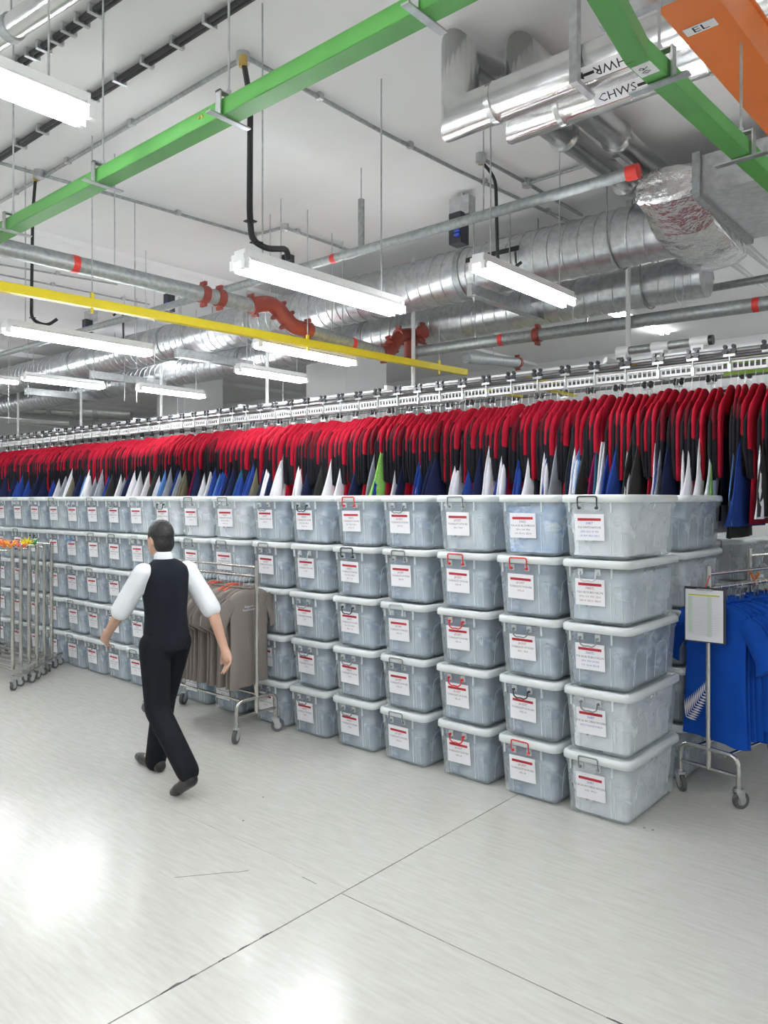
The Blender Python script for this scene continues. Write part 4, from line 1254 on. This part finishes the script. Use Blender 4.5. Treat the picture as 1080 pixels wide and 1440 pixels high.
# blue shirts
RB = (-1.525, 4.75, 0); rzB = math.radians(78)
rack('garment_rack', 'steel rolling rack of bright blue shirts with a clipboard on its post', RB, rzB, 1.35, .37, 1.40, 1.265, (1.2, -.6, .4, .9))
DB = V((math.cos(rzB), math.sin(rzB), 0)); EB = V((DB.y, -DB.x, 0))
bs = tee_proto('polo_shirt', 'bright blue short sleeved shirt on the steel rack beside the bins', 'shirt', 'bright blue shirts on the rack', M_bluesh, .225, .80, 9, sleeve=.26, thk=.024)
for i in range(26):
    p = V(RB) + DB * (.075 + .046 * i)
    if i: p = p + EB * rs_.uniform(-.02, .035)
    o = bs if i == 25 else copy_tree(bs)
    o.location = (p.x, p.y, 1.272); o.rotation_euler.z = rzB + PI + rs_.uniform(-.16, .16) - (.06 if i == 0 else 0); o.scale = (1, rs_.uniform(.94, 1.06), rs_.uniform(.95, 1.05))
    if i == 0:
        o['label'] = 'foremost bright blue shirt with a white fern print near its hem'; del o['group']
        m = MB()
        base = V((.027, .0, 0))
        for k in range(13):
            f = k / 12; y0 = -.19 + .15 * f; z0 = -.80 + .17 * f + .03 * f * f
            l = .085 * (1 - .55 * f)
            for d in ((-0.15, 1.0), (.9, -.15)):
                e = V((0, y0 + d[0] * l * (1 if d[1] > .5 else 1), z0 + d[1] * l * (1.2 if d[1] > .5 else .4)))
                a = V((0, y0, z0)); dv_ = (e - a).normalized(); n_ = V((0, -dv_.z, dv_.y)) * .0065
                q = [a - n_ * .3, (a + e) / 2 - n_, e, (a + e) / 2 + n_, a + n_ * .3]
                m.prism([v + base for v in q], (.0012, 0, 0))
        fe_ = part('fern_print', m, M_wht, o); fe_['label'] = 'white fern leaf print'
    else:
        ob = inst('lettering', text_mesh('Volunteer', .017, M_wht), o, (.03, .30, -.36), (PI / 2, -.3, PI / 2))
    h = inst('coat_hanger', ME_ch, None, o.location, o.rotation_euler)
    tag(h, 'thin wire hanger holding a bright blue shirt', 'hanger', 'hangers of the blue shirts')
# clipboard
cbp = V(RB) - DB * .03
ck = thing('clipboard', 'black clipboard with a ruled white list hung from the blue shirt rack post', 'clipboard', (cbp.x, cbp.y, 1.1))
cn = CAMP - cbp; cn.z = 0; cn = (cn.normalized() * .6 - DB * .6).normalized(); cx_ = V((-cn.y, cn.x, 0))
ctr = cbp + cn * .02 + V((0, 0, 1.11))
part('board', MB().bar(ctr - V((0, 0, .165)), ctr + V((0, 0, .165)), .235, .004, cn), M_blackpl, ck)
pp = part('list_sheet', MB().bar(ctr + cn * .003 - V((0, 0, .158)) - cx_ * .004, ctr + cn * .003 + V((0, 0, .15)) - cx_ * .004, .215, .0015, cn), M_paper, ck)
def onsheet(name, u0, u1, v0, v1, mt):
    a = ctr + cn * .0045 + cx_ * ((u0 + u1) / 2)
    part(name, MB().bar(a + V((0, 0, v0)), a + V((0, 0, v1)), u1 - u0, .0008, cn), mt, pp)
onsheet('yellow_heading', -.095, .085, .112, .121, mat('heading_yellow', (.62, .6, .1), .7))
Mgl = mat('sheet_green_tint', (.66, .74, .66), .7); Mgr = mat('sheet_grey_line', (.55, .55, .58), .7)
onsheet('green_column', -.095, -.07, -.11, .108, Mgl); onsheet('green_column', .015, .04, -.13, .108, Mgl)
for k in range(22): onsheet('ruled_line', -.095, .09, .102 - .0105 * k, .1025 - .0105 * k + .0008, Mgr)
part('clip', MB().bar(ctr + cn * .006 - cx_ * .045 + V((0, 0, .15)), ctr + cn * .006 + cx_ * .045 + V((0, 0, .15)), .01, .022, cn), M_galv, ck)
part('red_string', MB().tube([ctr + V((0, 0, .16)), cbp + V((0, 0, 1.335)) + cx_ * .02, cbp + DB * .05 + V((0, 0, 1.35))], .003, 5), M_redband, ck)
for k, (px, py, mt, lab) in enumerate(((1030, 818, M_orange, 'orange plastic clip'), (1060, 815, M_blue, 'blue plastic clip'), (1063, 842, M_orange, 'orange tag'))):
    p = V(RB) + DB * (.55 + .32 * k); p.z = 1.275
    m = MB()
    for s in (-1, 1): m.bar(p, p + EB * (s * .03) + V((0, 0, .055)), .012, .012); m.bar(p, p + EB * (s * .02) + V((0, 0, -.03)), .012, .012)
    single('peg', m, mt, lab + ' on the hanging rail above the blue shirts', 'clip')

# second rack behind, with a few odd garments
rack('garment_rack', 'steel rack with odd garments standing behind the blue shirt rack', (-1.62, 5.95, 0), math.radians(75), .62, .34, 1.44, 1.2)
rc = V((-1.62, 5.95, 0)); d2 = V((math.cos(math.radians(75)), math.sin(math.radians(75)), 0))
for k, (mt, lab) in enumerate(((M_wht, 'white shirt on the rack behind the blue shirts'), (M_olive, 'olive shirt on the rack behind the blue shirts'), (mat('orange_cotton', (.7, .13, .03), .8), 'orange shirt on the rack behind the blue shirts'), (M_navy, 'navy shirt on the rack behind the blue shirts'))):
    o = tee_proto('polo_shirt', lab, 'shirt', None, mt, .2, .62, 30 + k); p = rc + d2 * (.1 + .12 * k); o.location = (p.x, p.y, 1.21); o.rotation_euler.z = math.radians(75)
    h = inst('coat_hanger', ME_ch, None, o.location, o.rotation_euler); tag(h, 'hanger on the rack behind the blue shirts', 'hanger', 'hangers on the odd garment rack')

# nested chrome racks at the left
pa, pb = V((-8.02, 3.86, 0)), V((-7.62, 3.28, 0))
dn = (pa - pb).normalized()
ln = V((-1, -.06, 0)).normalized()
for k in range(6):
    f = k / 5; p = pa + (pb - pa) * f - ln * (.0)
    t = thing('nested_rack', 'empty chrome clothes rack nested with others in front of the far bins', 'rack', tuple(p), 'nested empty chrome racks')
    H = 1.33; r = .0185; q = p + ln * 1.15
    part('post', MB().tube([p + V((0, 0, .14)), p + V((0, 0, H))], r, 10), M_steel, t)
    part('post', MB().tube([q + V((0, 0, .14)), q + V((0, 0, H))], r, 10), M_steel, t)
    part('top_rail', MB().tube([p + V((0, 0, H - .01 - .03 * (k % 2))), q + V((0, 0, H - .01 - .03 * (k % 2)))], .011, 8), M_steel, t)
    part('base_bar', MB().bar(p + V((0, 0, .14)), q + V((0, 0, .14)), .03, .02), M_steel, t)
    e = p - ln * (.02 + .035 * k)
    for b_ in (e, q): part('end_bar', MB().bar(b_ - dn * .17 + V((0, 0, .128 + .0 * k)), b_ + dn * .17 + V((0, 0, .128)), .035, .02), M_steel, t)
    for b_ in (e, q):
        for s in (-.15, .15):
            c = bpy.data.objects.new('caster', ME_fork); link(c, t); w_ = b_ + dn * s - p
            c.location = (w_.x, w_.y, 0); c.scale = (.82, .82, .82); c.rotation_euler.z = rs_.uniform(0, 6)
            inst('wheel', ME_wheel, c); inst('hub', ME_hub, c)
for k, (px, mt, lab) in enumerate(((6, M_orange, 'orange'), (15, mat('clip_orange', (.8, .3, .03), .5), 'amber orange'), (18, M_purple, 'purple'), (28, mat('clip_red', (.75, .15, .05), .5), 'red-orange'), (36, M_yel, 'yellow'), (45, mat('clip_green', (.05, .4, .12), .5), 'green'), (21, M_blue, 'blue'))):
    kk = min(4, max(0, round((63 - px) / 13))); p = pa + (pb - pa) * (kk / 4)
    best = min((p + ln * (s * .02) for s in range(58)), key=lambda v: abs(CX + FPX * (v - CAMP).dot(RT) / (v - CAMP).dot(FW) - px))
    c = best + V((0, 0, 1.335 - .03 * (kk % 2))); m = MB(); rr = random.Random(k)
    for j in range(9):
        a = 2 * PI * j / 9; dv_ = V((math.cos(a) * .7, math.sin(a) * .7, rr.uniform(.15, 1.0))).normalized()
        m.tube([c, c + dv_ * .045, c + dv_ * rr.uniform(.075, .1)], 1, 5, rs=[.006, .013, .003])
    m.ball(c, .02, 6)
    single('star_peg', m, mt, '%s spiky plastic peg cluster on the rail of the nested racks' % lab, 'peg')

# ---------------------------------------------------------------- walking person
PB = V((-4.23, 2.78, 0)); pf = V((-1, .0, 0)).normalized(); plft = V((0, 0, 1)).cross(pf)
def PP(f, l, z): return PB + pf * f + plft * l + V((0, 0, z))


class Blob:
    """capsules and ellipsoids that a voxel remesh turns into one surface"""
    def __init__(s): s.m = MB()
    def cap(s, a, b, ra, rb, n=12):
        a, b = V(a), V(b); d = (b - a); L = d.length; d = d / L
        pts = []; rs = []
        for k in range(1, 5): an = PI / 2 * (1 - k / 4); pts.append(a - d * ra * math.sin(an) if k < 4 else a); rs.append(ra * math.cos(an))
        pts.append(b); rs.append(rb)
        for k in range(1, 4): an = PI / 2 * k / 4; pts.append(b + d * rb * math.sin(an)); rs.append(rb * math.cos(an))
        s.m.tube(pts, 1, n, rs=rs); return s
    def chain(s, pts, rs, n=12):
        for i in range(len(pts) - 1): s.cap(pts[i], pts[i + 1], rs[i], rs[i + 1], n)
        return s
    def ell(s, c, rf, rl, rz, n=16, rot=None):
        c = V(c); rings = []
        for i in range(1, 10):
            th = PI * i / 10; ring = []
            for k in range(n):
                a = 2 * PI * k / n; q = pf * (rf * math.sin(th) * math.cos(a)) + plft * (rl * math.sin(th) * math.sin(a)) + V((0, 0, -rz * math.cos(th)))
                ring.append(c + q)
            rings.append(ring)
        s.m.loft(rings); return s
    def torso(s, rows, n=24):
        s.m.loft([[PP(fc + rf * math.cos(2 * PI * k / n), rl * math.sin(2 * PI * k / n), z) for k in range(n)] for z, fc, rf, rl in rows]); return s
    def build(s, name, mt, parent, vox, smooth=6):
        o = part(name, s.m, mt, parent)
        md = o.modifiers.new('remesh', 'REMESH'); md.mode = 'VOXEL'; md.voxel_size = vox; md.use_smooth_shade = True
        sm = o.modifiers.new('smooth', 'SMOOTH'); sm.iterations = smooth; sm.factor = .5
        return o


M_skin = mat('skin', (0.52, 0.31, 0.22), .5, noise_amt=.08, noise_scale=20)
M_hair = mat('black_hair', (0.008, 0.007, 0.007), .45, bump=.4, bump_scale=90)
M_vest = cloth('vest_dark_navy', (0.010, 0.013, 0.019), .2)
M_trous = cloth('trousers_black', (0.009, 0.010, 0.014), .2)
M_shirt = cloth('shirt_white', (0.78, 0.80, 0.83), .05)
M_shoe = mat('shoe_leather', (0.012, 0.012, 0.013), .28)
pr = thing('person', 'person in dark vest, white short sleeves and black trousers walking past the shirt rack', 'person', tuple(PB))
hipL, hipR = PP(0, .085, .88), PP(.02, -.085, .88)
knR, anR, toR = PP(.15, -.08, .49), PP(.24, -.075, .095), PP(.42, -.09, .035)
knL, anL, toL = PP(-.03, .085, .48), PP(-.345, .08, .19), PP(-.26, .085, .045)
shL, shR = PP(.02, .155, 1.335), PP(.0, -.155, 1.335)
elL, wrL = PP(.15, .235, 1.09), PP(.32, .215, .95)
elR, wrR = PP(-.16, -.235, 1.08), PP(-.26, -.25, .86)
neck, hd_ = PP(.03, 0, 1.42), PP(.075, 0, 1.545)
b = Blob()
b.ell(PP(0, 0, .95), .1, .125, .14); b.ell(PP(.01, 0, 1.1), .095, .12, .16); b.ell(PP(.015, 0, 1.23), .105, .14, .14)
b.chain([shL, shR], [.05, .05]); b.cap(PP(.02, 0, 1.34), PP(.055, 0, 1.47), .062, .052)
b.chain([hipL, knL, anL], [.085, .058, .038]); b.chain([hipR, knR, anR], [.085, .058, .038])
b.cap(anL, toL, .026, .022); b.cap(anR, toR, .026, .022)
b.chain([shL, elL, wrL], [.052, .04, .028]); b.chain([shR, elR, wrR], [.052, .04, .028])
b.ell(hd_, .095, .07, .114); b.ell(hd_ + pf * .03 + V((0, 0, -.055)), .063, .053, .066)
b.cap(hd_ + pf * .092 + V((0, 0, .0)), hd_ + pf * .112 + V((0, 0, -.028)), .009, .014, 8)
for s in (-1, 1): b.ell(hd_ + plft * (.071 * s) + V((0, 0, -.012)) - pf * .008, .02, .01, .032, 10)
b.cap(hd_ + pf * .09 + plft * .015 + V((0, 0, -.062)), hd_ + pf * .09 - plft * .015 + V((0, 0, -.062)), .008, .008, 8)


def hand(w_, d, sidev, s):
    d = V(d).normalized(); u = V(sidev).normalized(); u = (u - d * u.dot(d)).normalized(); n_ = d.cross(u)
    b.chain([w_, w_ + d * .05, w_ + d * .085], [.026, .032, .030], 10)
    b.cap(w_ + d * .05 + u * .018, w_ + d * .085 + u * .02, .02, .02, 8); b.cap(w_ + d * .05 - u * .018, w_ + d * .085 - u * .02, .02, .02, 8)
    for k, (o_, ln_) in enumerate(((.033, .07), (.011, .08), (-.011, .074), (-.033, .058))):
        a = w_ + d * .09 + u * o_; c1_ = a + d * ln_ * .45 + n_ * (.012 * s); c2_ = c1_ + d * ln_ * .3 + n_ * (.02 * s); c3 = c2_ + d * ln_ * .2 + n_ * (.022 * s)
        b.chain([a, c1_, c2_, c3], [.0095, .009, .0085, .0075], 8)
    a = w_ + d * .035 + u * .03; b.chain([a, a + d * .035 + u * .022 + n_ * .008 * s, a + d * .065 + u * .024 + n_ * .018 * s], [.013, .011, .009], 8)


hand(wrL, wrL - elL, V((0, 0, 1)), 1); hand(wrR, wrR - elR, pf, -1)
b.build('body', M_skin, pr, .0065, 4)
b = Blob(); b.ell(hd_ + V((0, 0, .03)) - pf * .014, .1, .077, .1); b.ell(hd_ - pf * .048 + V((0, 0, -.02)), .058, .07, .08)
b.build('hair', M_hair, pr, .009, 3)
for s in (-1, 1):
    e_ = part('eye', MB().ball(hd_ + pf * .088 + plft * (.03 * s) + V((0, 0, .004)), .012, 8), M_white, pr)
    part('iris', MB().ball(hd_ + pf * .097 + plft * (.031 * s) + V((0, 0, .004)), .0055, 6), M_black, e_)
b = Blob()
b.chain([shL + V((0, 0, .005)), shL * .18 + elL * .82, shL * .06 + elL * .94], [.064, .066, .066]); b.chain([shR + V((0, 0, .005)), shR * .18 + elR * .82, shR * .06 + elR * .94], [.064, .066, .066])
b.chain([shL, shR], [.056, .056]); b.ell(PP(.015, 0, 1.24), .112, .145, .13); b.cap(PP(.025, 0, 1.37), PP(.038, 0, 1.435), .066, .06)
b.build('white_shirt', M_shirt, pr, .011, 5)
b = Blob()
b.torso([(.84, 0, .118, .146), (.90, 0, .126, .152), (.98, .003, .12, .145), (1.07, .006, .114, .138), (1.17, .01, .12, .146), (1.26, .012, .125, .156), (1.325, .008, .116, .16), (1.37, .004, .095, .145), (1.40, .008, .076, .105), (1.42, .018, .062, .07)])
b.build('vest', M_vest, pr, .011, 5)
b = Blob()
b.ell(PP(0, 0, .93), .12, .148, .12)
b.chain([hipL, knL, anL + V((0, 0, -.02))], [.1, .078, .07]); b.chain([hipR, knR, anR + V((0, 0, -.03))], [.1, .078, .07])
b.build('trousers', M_trous, pr, .012, 6)
for an_, to_, hl in ((anL, toL, V((0, 0, -.065)) - pf * .035), (anR, toR, V((0, 0, -.055)) - pf * .05)):
    b = Blob(); ft = to_ - an_; h_ = an_ + hl
    b.cap(h_, to_, .042, .036); b.cap(an_ + V((0, 0, .0)), h_, .036, .04); b.cap(to_, to_ + (to_ - h_).normalized() * .055, .038, .03)
    o = b.build('shoe', M_shoe, pr, .008, 3)
